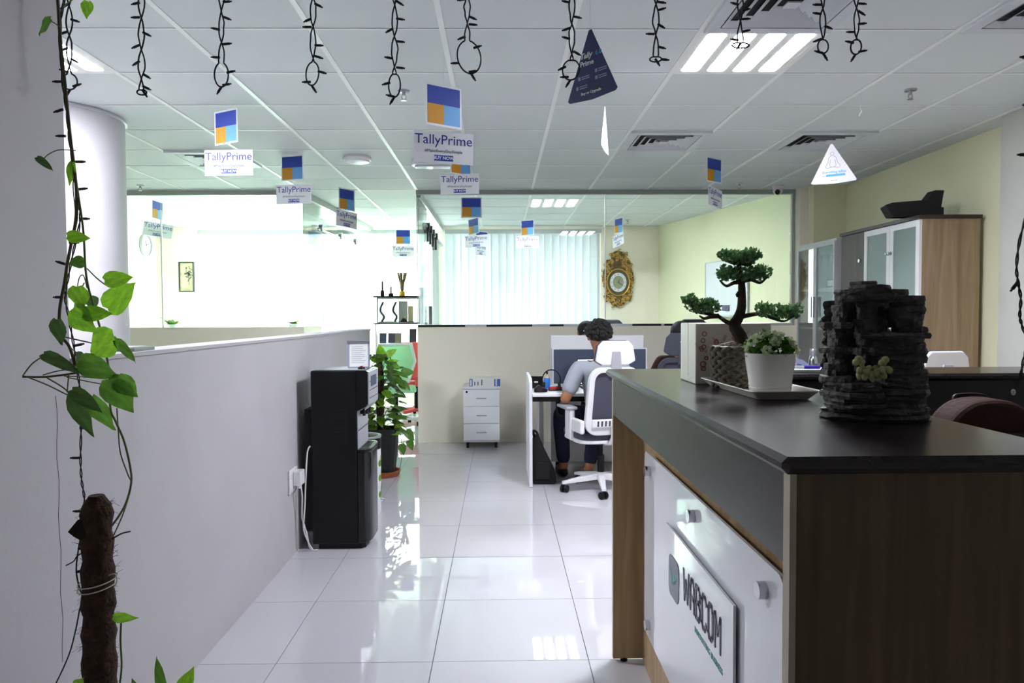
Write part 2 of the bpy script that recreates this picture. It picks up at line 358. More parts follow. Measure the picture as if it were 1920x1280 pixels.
B().box(-.863, -.853, PY+.1, 8.55, .02, 2.58).build('pane', 'glass_green', w4); B().box(-.863, -.853, 8.56, 10.7, .02, 2.40).build('sliding_door', 'glass_green', w4)
B().box(-.85, -.835, 8.3, 10.7, 2.36, 2.39).build('sliding_rail', 'silver', w4)
for yy in (8.45, 8.75, 9.1, 9.5): B().cyl((-.852, yy, 2.375), (-.812, yy, 2.375), .045, n=14).box(-.85, -.825, yy-.015, yy+.015, 2.2, 2.36).build('roller', 'black_plastic', w4)
B().box(-.85, -.81, 8.62, 8.64, 1.2, 1.45).build('door_handle', 'chrome', w4)
w5 = struct(B().box(-4.95, -2.05, PY+.02, PY+.08, 2.60, CZ).build('window_5', 'aluminium_grey'), 'glass front of the side room')
for a, b in ((-4.95, -3.535), (-3.525, -2.07)): B().box(a, b, PY+.044, PY+.054, 1.225, 2.60).build('pane', 'glass_green', w5)
B().box(-3.536, -3.524, PY+.041, PY+.057, 1.225, 2.45).build('pane_joint', 'tee_white', w5)
w6 = struct(B().prism([(-2.08, PY+.09), (-2.03, PY+.09), (-1.86, 10.7), (-1.91, 10.7)], 'z', 2.58, CZ).build('window_6', 'aluminium_grey'), 'glass side of the side room along the passage')
B().prism([(-2.06, PY+.06), (-2.05, PY+.06), (-2.02, 8.3), (-2.03, 8.3)], 'z', 1.225, 2.58).build('pane', 'glass_green', w6)
B().prism([(-2.03, 8.3), (-2.02, 8.3), (-1.88, 10.7), (-1.89, 10.7)], 'z', .02, 2.45).build('sliding_door', 'glass_green', w6)
B().tube([(-2.0, 8.0, 2.30), (-1.87, 10.5, 2.30)], .012).build('sliding_rail', 'silver', w6)
for yy, xx in ((8.1, -1.99), (8.9, -1.95), (9.6, -1.91)): B().cyl((xx-.02, yy, 2.32), (xx+.02, yy, 2.32), .04, n=14).build('roller', 'silver', w6)
# blinds
def blinds(name, label, x0, x1, m, pitch, ang):
    t = thing(name, label, 'blinds', ((x0+x1)/2, 10.62, 2.52)); L = t.location
    B().box(x0, x1, 10.59, 10.65, 2.54, 2.60).build('head_rail', 'aluminium', t, w=True)
    sm = B().box(-.06, .06, -.0008, .0008, -2.38, 0).mesh('slat', m); n = int((x1-x0)/pitch)
    for k in range(n): inst(sm, 'slat', t, (x0+pitch*(k+.5)-L.x, 0, .02), (0, 0, R(ang+rnd.uniform(-5, 5))))
blinds('vertical_blind', 'white vertical blinds glowing with daylight across the side room and passage', -4.40, -.98, 'blind_sheer', .112, 12)
blinds('vertical_blind', 'pale blue-white vertical blinds inside the meeting room beside the ornate clock', -.80, 1.50, 'blind_white', .112, 14)

# ================================================================== CEILING FIXTURES
def light_panel(label, x0, y0, s=.56):
    t = thing('ceiling_light', label, 'light', (x0+.3, y0+.3, CZ), group='ceiling light panels')
    B().box(-.292, .292, -.292, .292, -.004, .012).build('frame', 'tee_white', t)
    sm = None
    for k in range(4):
        x = -.21+.14*k
        if sm is None: sm = B().prism(rrect(.092, .52, .02, 0, 0), 'z', -.0046, -.0042).mesh('diffuser', 'led_tube')
        inst(sm, 'diffuser', t, (x, 0, 0))
light_panel('bright four-strip ceiling light beside the diffuser near the dark blue triangle', G0X+2*T, G0Y)
light_panel('bright ceiling light partly hidden behind the vine at the left edge', G0X-4*T, G0Y)
light_panel('four-strip ceiling light inside the glass meeting room', .34, 8.165)
def ring4(a): return [(-a, -a), (a, -a), (a, a), (-a, a)]
def vent(label, x0, y0):
    t = thing('air_diffuser', label, 'vent', (x0+.3, y0+.3, CZ), group='ceiling air diffusers')
    B().ring(ring4(.292), ring4(.235), 'z', -.022, .0115).build('frame', 'vent_white', t)
    B().box(-.24, .24, -.24, .24, .004, .0115).build('shade_plate', 'duct_shade', t)  # dark plate painted in for the shade between the louvers
    for k in range(4):
        a = .228-.05*k; b = B(); o = ring4(a); i = ring4(a-.030)
        n = 4; vs = [(p[0], p[1], -.022) for p in o]+[(p[0], p[1], -.002) for p in i]+[(p[0], p[1], -.019) for p in o]+[(p[0], p[1], .001) for p in i]
        fs = []
        for q in range(4):
            r = (q+1) % 4; fs += [(q, r, 4+r, 4+q), (8+q, 12+q, 12+r, 8+r), (q, 8+q, 8+r, r), (4+q, 4+r, 12+r, 12+q)]
        b.add(vs, fs).build('louver', 'vent_white', t)
    B().box(-.03, .03, -.03, .03, -.02, -.014).build('centre_plate', 'vent_white', t)
vent('square ceiling diffuser right in front of the four-strip light at the top edge', G0X+2*T, G0Y-T)
vent('square ceiling diffuser cut off at the top right corner', G0X+4*T, G0Y-T)
vent('square ceiling diffuser right of the edge-on white triangle', G0X+2*T, G0Y+3*T)
vent('square ceiling diffuser above the white triangle flag', G0X+4*T, G0Y+3*T)
vent('square ceiling diffuser behind the leftmost full hanging sign', G0X-4*T, G0Y+4*T)
def sprinkler(label, p, big=1):
    t = thing('fire_sprinkler', label, 'sprinkler', (p.x, p.y, CZ), group='ceiling sprinklers')
    B().lathe([(.036, 0), (.032, -.008), (.014, -.012)], n=20).build('escutcheon', 'silver', t, smooth=True)
    B().cyl((0, 0, -.01), (0, 0, -.03), .011, n=12).tube([(-.011, 0, -.028), (-.012, 0, -.042), (0, 0, -.055)], .003, 6).tube([(.011, 0, -.028), (.012, 0, -.042), (0, 0, -.055)], .003, 6).build('frame_arms', 'silver', t, smooth=True)
    B().cyl((0, 0, -.054), (0, 0, -.058), .016, n=16).build('deflector', 'silver', t)
sprinkler('chrome sprinkler head above the tall wooden cabinet', atz(1707, 168, CZ))
sprinkler('chrome sprinkler head beside the large hanging sign', atz(757, 170, CZ))
sprinkler('small sprinkler head right of the round column', atz(263, 347, CZ))
sprinkler('small sprinkler head above the meeting room glass near the dome camera', atz(1386, 343, CZ))
sprinkler('tiny sprinkler inside the meeting room above the ornate clock', atz(1177, 412, CZ))
p = atz(670, 294, CZ); t = thing('smoke_detector', 'flat round white ceiling unit left of the large hanging sign', 'detector', (p.x, p.y, CZ))
B().lathe([(.11, 0), (.118, -.02), (.112, -.03)], n=36).build('base', 'white_plastic', t, smooth=True); B().lathe([(.10, -.03), (.095, -.045), (.05, -.05), (0, -.05)], n=36).build('cover', 'white_plastic', t, smooth=True)
p = atz(818, 300, CZ); t = thing('emergency_light', 'white boxy ceiling unit half hidden by the large hanging sign', 'light', (p.x, p.y, CZ))
B().prism(rrect(.42, .16, .05), 'z', -.05, 0).build('base', 'white_plastic', t, bevel=.01); B().prism(rrect(.36, .11, .04), 'z', -.066, -.05).build('lens', 'clear_plastic', t, bevel=.006)
p = atz(1455, 349, CZ); t = thing('dome_camera', 'white turret security camera on the ceiling above the meeting room glass', 'camera', (p.x, p.y-.05, CZ))
B().lathe([(.055, 0), (.058, -.02), (.05, -.03)], n=28).build('mount', 'white_plastic', t, smooth=True)
hd = B().ball((0, 0, -.055), .048, nu=20, nv=12).build('head', 'white_plastic', t, smooth=True)
B().cyl((-.015, -.035, -.07), (-.024, -.052, -.08), .026, .024, n=18).build('lens', 'black_gloss', hd)

# ================================================================== RECEPTION COUNTER
TZ = 1.118
rc = thing('reception_counter', 'large L-shaped reception counter with dark top and logo panel', 'counter', (.65, 1.9, 0))
Lp = [(.412, 1.032), (.888, 1.032), (.888, 2.48), (3.34, 2.48), (3.34, 2.80), (.412, 2.80)]
B().prism(Lp, 'z', TZ-.026, TZ).build('countertop', 'wood_espresso_top', rc, w=True, bevel=.009, seg=1)
B().box(.427, .445, 1.066, 2.728, .952, TZ-.026).build('fascia', 'wood_espresso', rc, w=True)
B().box(.436, .872, 1.046, 1.068, 0, TZ-.026).build('end_panel', 'wood_end_shaded', rc, w=True)
B().box(.426, .436, 1.044, 1.068, 0, TZ-.026).build('edge_band', 'edge_beige', rc, w=True)
B().box(.428, .872, 2.706, 2.73, .012, TZ-.026).build('far_end_panel', 'wood_light', rc, w=True)
B().box(.4265, .4285, 2.706, 2.73, .012, TZ-.03).build('edge_band', 'edge_beige', rc, w=True)
B().cyl((.47, 2.718, 0), (.47, 2.718, .014), .014).build('levelling_foot', 'black_plastic', rc, w=True)
B().box(.54, .56, 1.068, 2.706, 0, TZ-.026).build('front_panel', 'wood_light', rc, w=True)
B().box(.852, .872, 1.068, 2.5, 0, TZ-.026).build('inner_panel', 'wood_espresso', rc, w=True)
B().box(.872, 3.32, 2.50, 2.522, 0, TZ-.026).build('return_panel', 'wood_espresso', rc, w=True)
B().box(.872, 3.32, 2.75, 2.772, 0, TZ-.026).build('return_back_panel', 'wood_light', rc, w=True)
B().box(.89, 1.85, 1.78, 2.495, .715, .74).build('work_surface', 'wood_espresso', rc, w=True)
B().box(1.83, 1.85, 1.78, 2.495, 0, .715).build('leg_panel', 'wood_espresso', rc, w=True)
sg = thing('logo_sign', 'white glossy logo board with company name on the counter front', 'sign', (.50, 1.88, .22))
B().prism(rrect(1.24, .635, .03, 1.88, .5375), 'x', .505, .512).build('board', 'white_gloss', sg, w=True)
for y, z in ((2.41, .80), (2.41, .27), (1.86, .80), (1.35, .80), (1.86, .27), (1.35, .27)):
    B().cyl((.488, y, z), (.505, y, z), .017, n=20).cyl((.512, y, z), (.5405, y, z), .009, n=12).build('standoff', 'chrome', sg, w=True)
pl = B().box(.493, .499, 1.50, 2.12, .432, .708).build('name_plate', 'white_gloss', sg, w=True)
LX = .4925
def lg(y, z, sx=1, sz=1): return Matrix(((0, 0, -1, LX), (-sx, 0, 0, y), (0, sz, 0, z), (0, 0, 0, 1)))   # u,v -> facing -X
bi = B(lg(2.02, .575)); bi.prism(rrect(.118, .118, .026), 'z', 0, .0012); ic = bi.build('logo_icon', 'logo_grey', pl, w=True)
def stroke(b, pts, wd, z0, z1):
    for (ax, ay), (bx, by) in zip(pts, pts[1:]):
        d = Vector((bx-ax, by-ay)); L = d.length; d /= L; n = Vector((-d.y, d.x))*wd/2; e = d*wd*.3
        b.prism([(ax-e.x-n.x, ay-e.y-n.y), (bx+e.x-n.x, by+e.y-n.y), (bx+e.x+n.x, by+e.y+n.y), (ax-e.x+n.x, ay-e.y+n.y)], 'z', z0, z1)
b = B(lg(2.02, .575)); stroke(b, [(-.032, .012), (-.008, -.016), (.010, .004), (.022, -.004), (.036, .022)], .009, .0012, .002); b.build('logo_tick', 'logo_teal', pl, w=True)
GLY = {'W': [[(0, 6), (.95, 0), (2.3, 4.2), (3.65, 0), (4.6, 6)]], 'A': [[(0, 0), (0, 4.6), (1, 6), (2, 6), (3, 4.6), (3, 0)], [(0, 2.4), (3, 2.4)]],
       'B': [[(0, 0), (0, 6), (2.2, 6), (2.9, 5.2), (2.9, 3.9), (2.2, 3.1), (0, 3.1)], [(2.2, 3.1), (3, 2.3), (3, .8), (2.2, 0), (0, 0)]],
       'C': [[(3, 4.8), (2.2, 6), (.8, 6), (0, 5.2), (0, .8), (.8, 0), (2.2, 0), (3, 1.2)]], 'O': [[(.8, 0), (0, .8), (0, 5.2), (.8, 6), (2.2, 6), (3, 5.2), (3, .8), (2.2, 0), (.8, 0)]],
       'M': [[(0, 0), (0, 6), (1.7, 2.6), (3.4, 6), (3.4, 0)]]}
u = 0; k = .0117
for ch in 'WABCOM':
    b = B(lg(1.912, .563))
    for st in GLY[ch]: stroke(b, [(u+x*k, y*.0133) for x, y in st], .0088 if ch in 'WM' else .0115, 0, .0014)
    b.build('letter', 'logo_dark', pl, w=True); u += {'W': 6.0, 'M': 5}.get(ch, 4.6)*k
me = text_mesh('INNOVATING BUSINESS', .0215, 'logo_teal', 'LEFT')
instm(me, 'tagline', pl, Matrix.Translation(-sg.location) @ lg(1.80, .527))

# ================================================================== OBJECTS ON THE COUNTER
def leafmesh(name, m, w=.36, droop=.25, fold=.12, wave=0, n=7):
    """heart-shaped leaf, base at origin, tip at +Y length 1, upper side +Z"""
    vs = []; fs = []; prof = [(.0, .06), (-.05, .42), (.08, .82), (.25, 1.0), (.45, .93), (.65, .68), (.82, .36), (.94, .12), (1.0, .0)]
    for i, (y, h) in enumerate(prof):
        t = max(0, i/(len(prof)-1)); z = -droop*t*t
        for s_, q in ((-1, 1), (-.5, .5), (0, 0), (.5, .5), (1, 1)):
            yy = y if q == 1 else (y if y > .1 else max(y, .0)*.5+.02*i)
            vs.append((s_*h*w, yy, z+fold*abs(s_)*h*w*2+wave*math.sin(i*1.7+s_*2)*.03))
    for i in range(len(prof)-1):
        for j in range(4): fs.append((i*5+j, i*5+j+1, i*5+j+6, i*5+j+5))
    me = B().add(vs, fs).mesh(name, m, smooth=True); return me
def orient(base, tip, up):
    y = (tip-base); L = y.length; y = y/L; x = y.cross(up); x = x.normalized() if x.length > 1e-4 else y.orthogonal().normalized(); z = x.cross(y)
    return Matrix(((x.x, y.x, z.x, base.x), (x.y, y.y, z.y, base.y), (x.z, y.z, z.z, base.z), (0, 0, 0, 1))) @ Matrix.Scale(L, 4)

# rock fountain built of stacked slate slabs
fc = Vector((.755, 1.44, TZ)); ft = thing('rock_fountain', 'dark slate tabletop water fountain on the counter', 'fountain', fc)
fr = random.Random(3)
def slab(cx, cy, rx, ry, z0, z1, jag=.16, n=15, m='rock'):
    poly = []
    for i in range(n):
        a = 2*PI*i/n+fr.uniform(-.12, .12); k_ = 1+fr.uniform(-jag, jag); poly.append((cx+math.cos(a)*rx*k_, cy+math.sin(a)*ry*k_))
    inn = [(cx+(x-cx)*fr.uniform(.9, .98), cy+(y-cy)*fr.uniform(.9, .98)) for x, y in poly]
    vs = [(x, y, z0) for x, y in inn]+[(x, y, z0+(z1-z0)*.5+fr.uniform(-.2, .2)*(z1-z0)) for x, y in poly]+[(x, y, z1+fr.uniform(-.1, .1)*(z1-z0)) for x, y in inn]
    fs = [tuple(range(n-1, -1, -1)), tuple(range(2*n, 3*n))]+[(q*n+i, q*n+(i+1) % n, (q+1)*n+(i+1) % n, (q+1)*n+i) for q in (0, 1) for i in range(n)]
    B().add(vs, fs).build('rock_slab', m, ft)
def pile(x0, x1, z0, z1, y, ry, n, jag=.14, wob=.006):
    h = (z1-z0)/n
    for q in range(n):
        w = (x1-x0)/2+fr.uniform(-wob, wob); slab((x0+x1)/2+fr.uniform(-wob, wob), y+fr.uniform(-.004, .004), w, ry*fr.uniform(.92, 1.06), z0+h*q-.001, z0+h*(q+1)+.001, jag, 14)
slab(0, 0, .107, .085, 0, .012, .03, 28); slab(.002, 0, .103, .082, .010, .024, .05, 26)
pile(-.103, .010, .022, .066, -.012, .070, 4, .1); pile(-.02, .102, .022, .060, .0, .078, 3, .08)
slab(-.048, -.02, .055, .055, .062, .074, .16, 14); slab(-.075, .0, .030, .04, .070, .084, .2, 11)
pile(.005, .104, .058, .166, .012, .062, 8, .1); slab(.045, .0, .062, .058, .160, .171, .14, 15)
pile(-.090, -.060, .082, .132, .012, .026, 4, .18, .004); slab(-.070, .008, .034, .036, .130, .142, .2, 12)
pile(-.078, -.056, .140, .182, .026, .022, 4, .2, .003); slab(-.066, .022, .026, .032, .180, .192, .2, 11)
pile(-.062, -.044, .190, .238, .034, .022, 4, .2, .003)
pile(-.018, .024, .146, .236, .030, .028, 7, .2, .004); pile(-.014, .010, .090, .150, .036, .022, 5, .22, .004)
pile(.046, .106, .168, .236, .022, .046, 5, .12)
slab(-.034, .022, .036, .036, .234, .247, .18, 13); slab(.010, .024, .060, .044, .238, .250, .14, 15); slab(.062, .024, .046, .042, .232, .246, .14, 13)
slab(-.012, .026, .050, .040, .247, .259, .16, 14); slab(.044, .026, .042, .038, .246, .259, .15, 13); slab(.006, .028, .040, .034, .257, .268, .16, 12); slab(-.004, .028, .026, .026, .266, .276, .18, 11)
pile(-.070, .080, .02, .236, .078, .012, 14, .05, .004)
B().tube(spline([(.085, .05, .13), (.102, .045, .138), (.106, .04, .122), (.098, .05, .10), (.088, .062, .085)]), .0022, 8).build('power_cord', 'black_wire', ft)
su = thing('succulent', 'pale green artificial succulent tucked in the rock fountain', 'plant', fc+Vector((-.030, -.062, .080)))
b = B()
for k in range(26):
    a = k*2.4; s_ = .006+.02*math.sqrt(k/26); b.ball((math.cos(a)*s_*1.3, math.sin(a)*s_*.6, .006+.016*abs(math.sin(k*1.3))), .0065, .0055, .0075, 8, 6)
b.tube(spline([(0, 0, 0), (-.018, 0, .018), (-.03, 0, .042)]), [.005]*7+[.004]*6, 6).tube(spline([(.005, 0, 0), (.014, 0, .02), (.02, 0, .038)]), .005, 6)
for q in ((-.031, 0, .042), (-.026, 0, .036), (.021, 0, .04), (.013, -.003, .034), (-.036, 0, .036)): b.ball(q, .008, .007, .007, 8, 6)
b.build('rosettes', 'succulent', su, smooth=True)

# gift box
g0 = thing('gift_box', 'box wrapped in white floral paper standing behind the bonsai', 'box', (.702, 2.238, TZ), 0)
gb = B().box(-.115, .115, -.09, .09, 0, .184).build('box', 'gift_paper', g0, bevel=.004)
b = B()
for k in range(70):
    a0 = fr.uniform(0, 6); x = fr.uniform(-.10, .10); z = fr.uniform(.02, .165); r_ = fr.uniform(.003, .011)
    b.ring([(x+math.cos(q*PI/4)*r_, z+math.sin(q*PI/4)*r_) for q in range(8)], [(x+math.cos(q*PI/4)*r_*.55, z+math.sin(q*PI/4)*r_*.55) for q in range(8)], 'y', -.0908, -.0902)
b.build('flower_print', 'gift_print', gb)['kind'] = 'stuff'
b = B().box(-.1158, -.115, -.006, .006, .02, .184).box(-.1158, -.115, -.088, .088, .12, .124)
b.build('tape', 'gift_paper', gb)

# tray
tp = atz(1462, 757, TZ); ty = thing('plant_tray', 'long white plastic tray under the two plant pots', 'tray', (.69, 1.93, TZ), R(2))
def loopz(w, l, r, z): return [(x, y, z) for x, y in rrect(w, l, r, 0, 0, 4)]
b = B(); LL = [loopz(.130, .370, .012, .001), loopz(.168, .407, .016, .020), loopz(.176, .415, .018, .021), loopz(.174, .413, .017, .0235), loopz(.164, .404, .015, .022), loopz(.126, .366, .010, .004)]
n = len(LL[0]); fs = [(q*n+i, q*n+(i+1) % n, (q+1)*n+(i+1) % n, (q+1)*n+i) for q in range(5) for i in range(n)]+[tuple(range(n-1, -1, -1)), tuple(range(5*n, 6*n))]
b.add(sum(LL, []), fs).build('tray_body', 'tray_plastic', ty)
# bonsai in rope pot
BP = Vector((.667, 2.035, TZ+.0045)); bo = thing('bonsai_pot', 'artificial bonsai tree in a grey braided rope pot on the tray', 'plant', BP)
pr_ = [(.055, 0), (.060, .05), (.064, .112), (.058, .113), (.055, .10), (0, .10)]
pot = B().lathe(pr_, n=32).build('pot', 'rope', bo, smooth=True)
sb = B().ball((0, 0, 0), .017, .0075, .0078, 10, 7).mesh('rope_strand', 'rope', smooth=True)
for row in range(9):
    rr = .0575+.0009*row; nn = 14; 
    for i in range(nn):
        a = 2*PI*(i+.5*(row % 2))/nn; inst(sb, 'rope_strand', pot, (math.cos(a)*rr, math.sin(a)*rr, .009+.0122*row), Euler((0, R(28 if row % 2 else -28), a+PI/2), 'XYZ'))
B().lathe([(.058, .106), (.062, .110), (.062, .116), (.057, .117), (.054, .108)], n=32).build('rim', 'ceramic_white', bo, smooth=True)
pm = B().ball((0, 0, 0), .010, .008, .006, 8, 6).mesh('pebble', 'pebble', smooth=True)
for i in range(46):
    a = i*2.4; r_ = .05*math.sqrt(i/46); inst(pm, 'pebble', bo, (math.cos(a)*r_, math.sin(a)*r_, .108+.012*(1-i/46)+fr.uniform(0, .004)), (fr.uniform(-.5, .5), fr.uniform(-.5, .5), a), [fr.uniform(.7, 1.2)]*3)
def bl(px, py, dy=0): return at(px, py, 2.035+dy)-BP
trunk = spline([bl(1392, 645), bl(1387, 628), bl(1377, 610), bl(1384, 596), bl(1390, 578), bl(1391, 552), bl(1390, 528), bl(1386, 505), bl(1386, 480)])
rs = [max(.006, .020-.0145*i/len(trunk)) for i in range(len(trunk))]
B().tube(trunk, rs, 10).build('trunk', 'bark', bo, smooth=True)
BR = [[(1378, 609), (1362, 603), (1345, 592), (1325, 588), (1308, 584), (1296, 572)], [(1346, 592), (1332, 594), (1320, 597), (1312, 592)], [(1390, 594), (1408, 590), (1428, 588), (1447, 596), (1470, 602), (1488, 592)],
      [(1389, 528), (1376, 530), (1362, 536), (1350, 526)], [(1391, 528), (1408, 524), (1425, 530), (1438, 520)], [(1387, 492), (1372, 492), (1358, 486)], [(1387, 492), (1404, 496), (1416, 486)]]
for br in BR:
    pts = spline([bl(x, y, .01*i*(-1)**i) for i, (x, y) in enumerate(br)], 4); B().tube(pts, [max(.0022, .0075*(1-i/len(pts)*.75)) for i in range(len(pts))], 7).build('branch', 'bark', bo, smooth=True)
B().tube([bl(1386, 548), bl(1382, 553), bl(1382, 557)], [.006, .005, .002], 6).build('stub', 'bark', bo, smooth=True)
def pad(blobs, count):
    b = B(); tot = sum(w*h for _, _, w, h in blobs)
    for (x, y, w, h) in blobs:
        for _ in range(int(count*1.5*w*h/tot)):
            while True:
                q = [fr.uniform(-1, 1) for _ in range(3)]
                if sum(v*v for v in q) < 1: break
            c = bl(x+q[0]*w/2, y-q[1]*h/2, q[2]*min(w, 60)/2*.00158)
            d = Vector((q[0]*.8+fr.uniform(-.6, .6), q[2]*.8+fr.uniform(-.6, .6), .5+fr.uniform(-.5, .8))).normalized()*fr.uniform(.009, .014)
            s_ = d.cross(Vector((fr.uniform(-1, 1), fr.uniform(-1, 1), fr.uniform(-1, 1)))).normalized()*.0042
            b.add([c, c+d*.5+s_, c+d, c+d*.5-s_], [(0, 1, 2, 3)])
    o = b.build('foliage', 'bonsai_leaf', bo); o['kind'] = 'stuff'; return o
pad([(1384, 484, 70, 24), (1362, 480, 30, 20), (1410, 479, 34, 24), (1390, 492, 40, 14)], 520)
pad([(1392, 514, 92, 26), (1362, 514, 34, 30), (1428, 511, 38, 26), (1396, 522, 84, 14)], 640)
pad([(1320, 578, 58, 26), (1292, 562, 26, 22), (1304, 572, 36, 24), (1334, 574, 30, 24)], 420)
pad([(1455, 586, 76, 26), (1432, 578, 34, 18), (1490, 584, 28, 28), (1470, 594, 50, 18)], 460)
# white pot with flowers
WP = Vector((.702, 1.855, TZ+.0045)); fp = thing('flower_pot', 'white ribbed pot of artificial green and white flowers on the tray', 'plant', WP)
B().lathe([(.050, 0), (.0525, .012), (.0538, .0155), (.0525, .018), (.0538, .0215), (.0545, .025), (.0535, .0285), (.062, .085), (.0632, .104), (.060, .105), (.058, .09), (0, .088)], n=40).build('pot', 'ceramic_white', fp, smooth=True)
lf = leafmesh('leaf', 'flower_leaf', .42, .3)
for k in range(170):
    a = fr.uniform(0, 2*PI); e = fr.uniform(.18, 1.45); r_ = .058; c = Vector((math.cos(a)*math.cos(e)*r_, math.sin(a)*math.cos(e)*r_, .098+math.sin(e)*.052))
    d = (c-Vector((0, 0, .085))).normalized()+Vector((fr.uniform(-.7, .7), fr.uniform(-.7, .7), fr.uniform(-.5, .5)))
    c = c*fr.uniform(.75, 1.0); c.z = max(c.z, .088)
    instm(lf, 'leaf', fp, orient(c, c+d.normalized()*fr.uniform(.016, .026), (c-Vector((0, 0, .07))).normalized()+Vector((0, 0, .01))))
pb = B()
for ring_, cnt, el in ((.010, 6, .25), (.007, 5, .7), (.004, 3, 1.2)):
    for i in range(cnt):
        a = 2*PI*i/cnt+ring_*100; c = Vector((math.cos(a)*ring_, math.sin(a)*ring_, ring_*.0+el*.006)); tgt = Vector((math.cos(a), math.sin(a), el)).normalized(); s_ = Vector((-math.sin(a), math.cos(a), 0))*.0055
        pb.add([c*.3, c*.3+tgt*.005+s_, c*.3+tgt*.011+s_*.6, c*.3+tgt*.0125, c*.3+tgt*.011-s_*.6, c*.3+tgt*.005-s_], [(0, 1, 2, 3, 4, 5)])
pm2 = pb.mesh('flower_head', 'petal')
for k in range(24):
    a = k*2.4; e = .25+1.2*((k*7) % 24)/24; r_ = .066; c = Vector((math.cos(a)*math.cos(e)*r_, math.sin(a)*math.cos(e)*r_, .096+math.sin(e)*.056))
    n_ = (c-Vector((0, 0, .08))).normalized(); x = n_.orthogonal().normalized(); y = n_.cross(x)
    instm(pm2, 'flower_head', fp, Matrix(((x.x, y.x, n_.x, c.x), (x.y, y.y, n_.y, c.y), (x.z, y.z, n_.z, c.z), (0, 0, 0, 1))) @ Matrix.Scale(1.05, 4))
# things on the return counter
t = thing('document_tray', 'flat white board lying on the far counter behind the flower pot', 'tray', (1.10, 2.62, TZ))
B().box(-.12, .10, -.07, .12, 0, .012).build('board', 'white_laminate', t, bevel=.003)
for k, (x0, y0, x1, y1) in enumerate(((1.02, 2.60, 1.16, 2.585), (1.00, 2.64, 1.10, 2.61))):
    t = thing('marker_pen', ['purple capped marker lying on the white board, cap to the right', 'thin marker pen with purple end on the white board, nearer the flower pot'][k], 'pen', (x0, y0, TZ+.012), group='markers on the white board')
    a = Vector((0, 0, .006)); d = Vector((x1-x0, y1-y0, 0)); B().cyl(a, a+d*.6, .005, n=10).build('barrel', 'white_plastic', t); B().cyl(a+d*.6, a+d, .006, n=10).build('cap', 'purple_item', t)
t = thing('black_box', 'small dark box on the far counter beside the white board', 'box', (1.235, 2.70, TZ)); B().box(-.035, .035, -.03, .03, 0, .016).build('body', 'binder_dark', t, bevel=.002); B().box(-.036, .036, -.031, .031, .016, .02).build('lid', 'black_plastic', t, bevel=.001)
# backpack
bk = thing('backpack', 'brown leather backpack behind the counter at the right edge', 'bag', (1.43, 2.1, .715))
b = B(); prof = [(-.14, 0), (.14, 0), (.15, .10), (.148, .22), (.125, .30), (.07, .35), (0, .362), (-.07, .35), (-.125, .30), (-.148, .22), (-.15, .10)]
prof = [(-.14, 0), (.14, 0)]+[(p_.x, p_.y) for p_ in spline([(x, z, 0) for x, z in prof[2:]], 4)]; b.prism(prof, 'y', -.07, .07).build('bag_body', 'leather', bk, bevel=.03, seg=4)
B().prism([(-.10, .03), (.10, .03), (.105, .20), (-.105, .20)], 'y', -.095, -.06).build('front_pocket', 'leather', bk, bevel=.015, seg=3)
B().prism([(-.11, .185), (.11, .185), (.105, .27), (-.105, .27)], 'y', -.088, -.06).build('flap', 'leather', bk, bevel=.008)
B().box(-.105, .105, -.092, -.086, .262, .268).build('zip', 'leather_dark', bk); B().box(-.10, -.088, -.10, -.09, .05, .27).build('strap', 'leather_dark', bk)
B().cyl((-.094, -.10, .275), (-.094, -.092, .275), .008, n=12).build('rivet', 'chrome', bk); B().box(.03, .034, -.097, -.094, .05, .19).build('seam', 'leather_dark', bk)
B().tube(spline([(-.05, .05, .345), (-.04, .06, .362), (.04, .06, .362), (.05, .05, .345)]), .007, 8).build('handle', 'leather_dark', bk)

# ================================================================== VINE, COIR POLE AND STRING LIGHTS (LEFT)
VP = at(185, 1280, 1.5); vine = thing('pothos_vine', 'trailing pothos vine climbing a brown coir pole at the left edge', 'plant', (VP.x, 1.5, 0))
VO = vine.location.copy()
def vp(px, py, Y=1.62): return at(px, py, Y)-VO
B().lathe([(.10, 0), (.13, .24), (.138, .26), (.125, .26), (.118, .22), (0, .22)], n=32).build('pot', 'pot_black', vine, smooth=True)
B().lathe([(.118, .225), (0, .235)], n=24).build('soil', 'soil', vine)
pts = []; rs = []; zt = vp(180, 928, 1.5).z
vr = random.Random(11)
for k in range(40):
    t_ = k/39; z = .2+(zt-.2)*t_; pts.append((vp(185-4*t_, 1280-350*t_, 1.5).x if z > .55 else 0, 0, z)); rs.append((.040-.012*t_)*(1+.09*math.sin(k*1.9)+vr.uniform(-.05, .05)))
rs[-1] *= .55; rs[-2] *= .9
B().tube(pts, rs, 18).build('coir_pole', 'coir', vine, smooth=True)
b = B()
for k in range(420):
    i = vr.randrange(2, 39); a = vr.uniform(0, 2*PI); p0 = Vector(pts[i])+Vector((math.cos(a), math.sin(a), 0))*rs[i]*.96; d = Vector((math.cos(a+vr.uniform(-1.3, 1.3)), math.sin(a+vr.uniform(-1.3, 1.3)), vr.uniform(-1, 1)))*vr.uniform(.006, .016)
    b.tube([p0, p0+d*.5+Vector((0, 0, .001)), p0+d], .00035, 3)
o = b.build('coir_fibre', 'coir_dark', vine); o['kind'] = 'stuff'
for yy in (1088, 1098): 
    c = vp(183, yy, 1.5); B().tube([c+Vector((math.cos(a)*.037, math.sin(a)*.037, .006*math.sin(a+1))) for a in [2*PI*i/20 for i in range(20)]], .0013, 6, closed=True).build('twine', 'twine', vine)
B().tube(spline([vp(204, 1078, 1.47), vp(216, 1076, 1.47), vp(219, 1090, 1.47), vp(213, 1102, 1.47)]), .0012, 6).build('twine_loop', 'twine', vine)
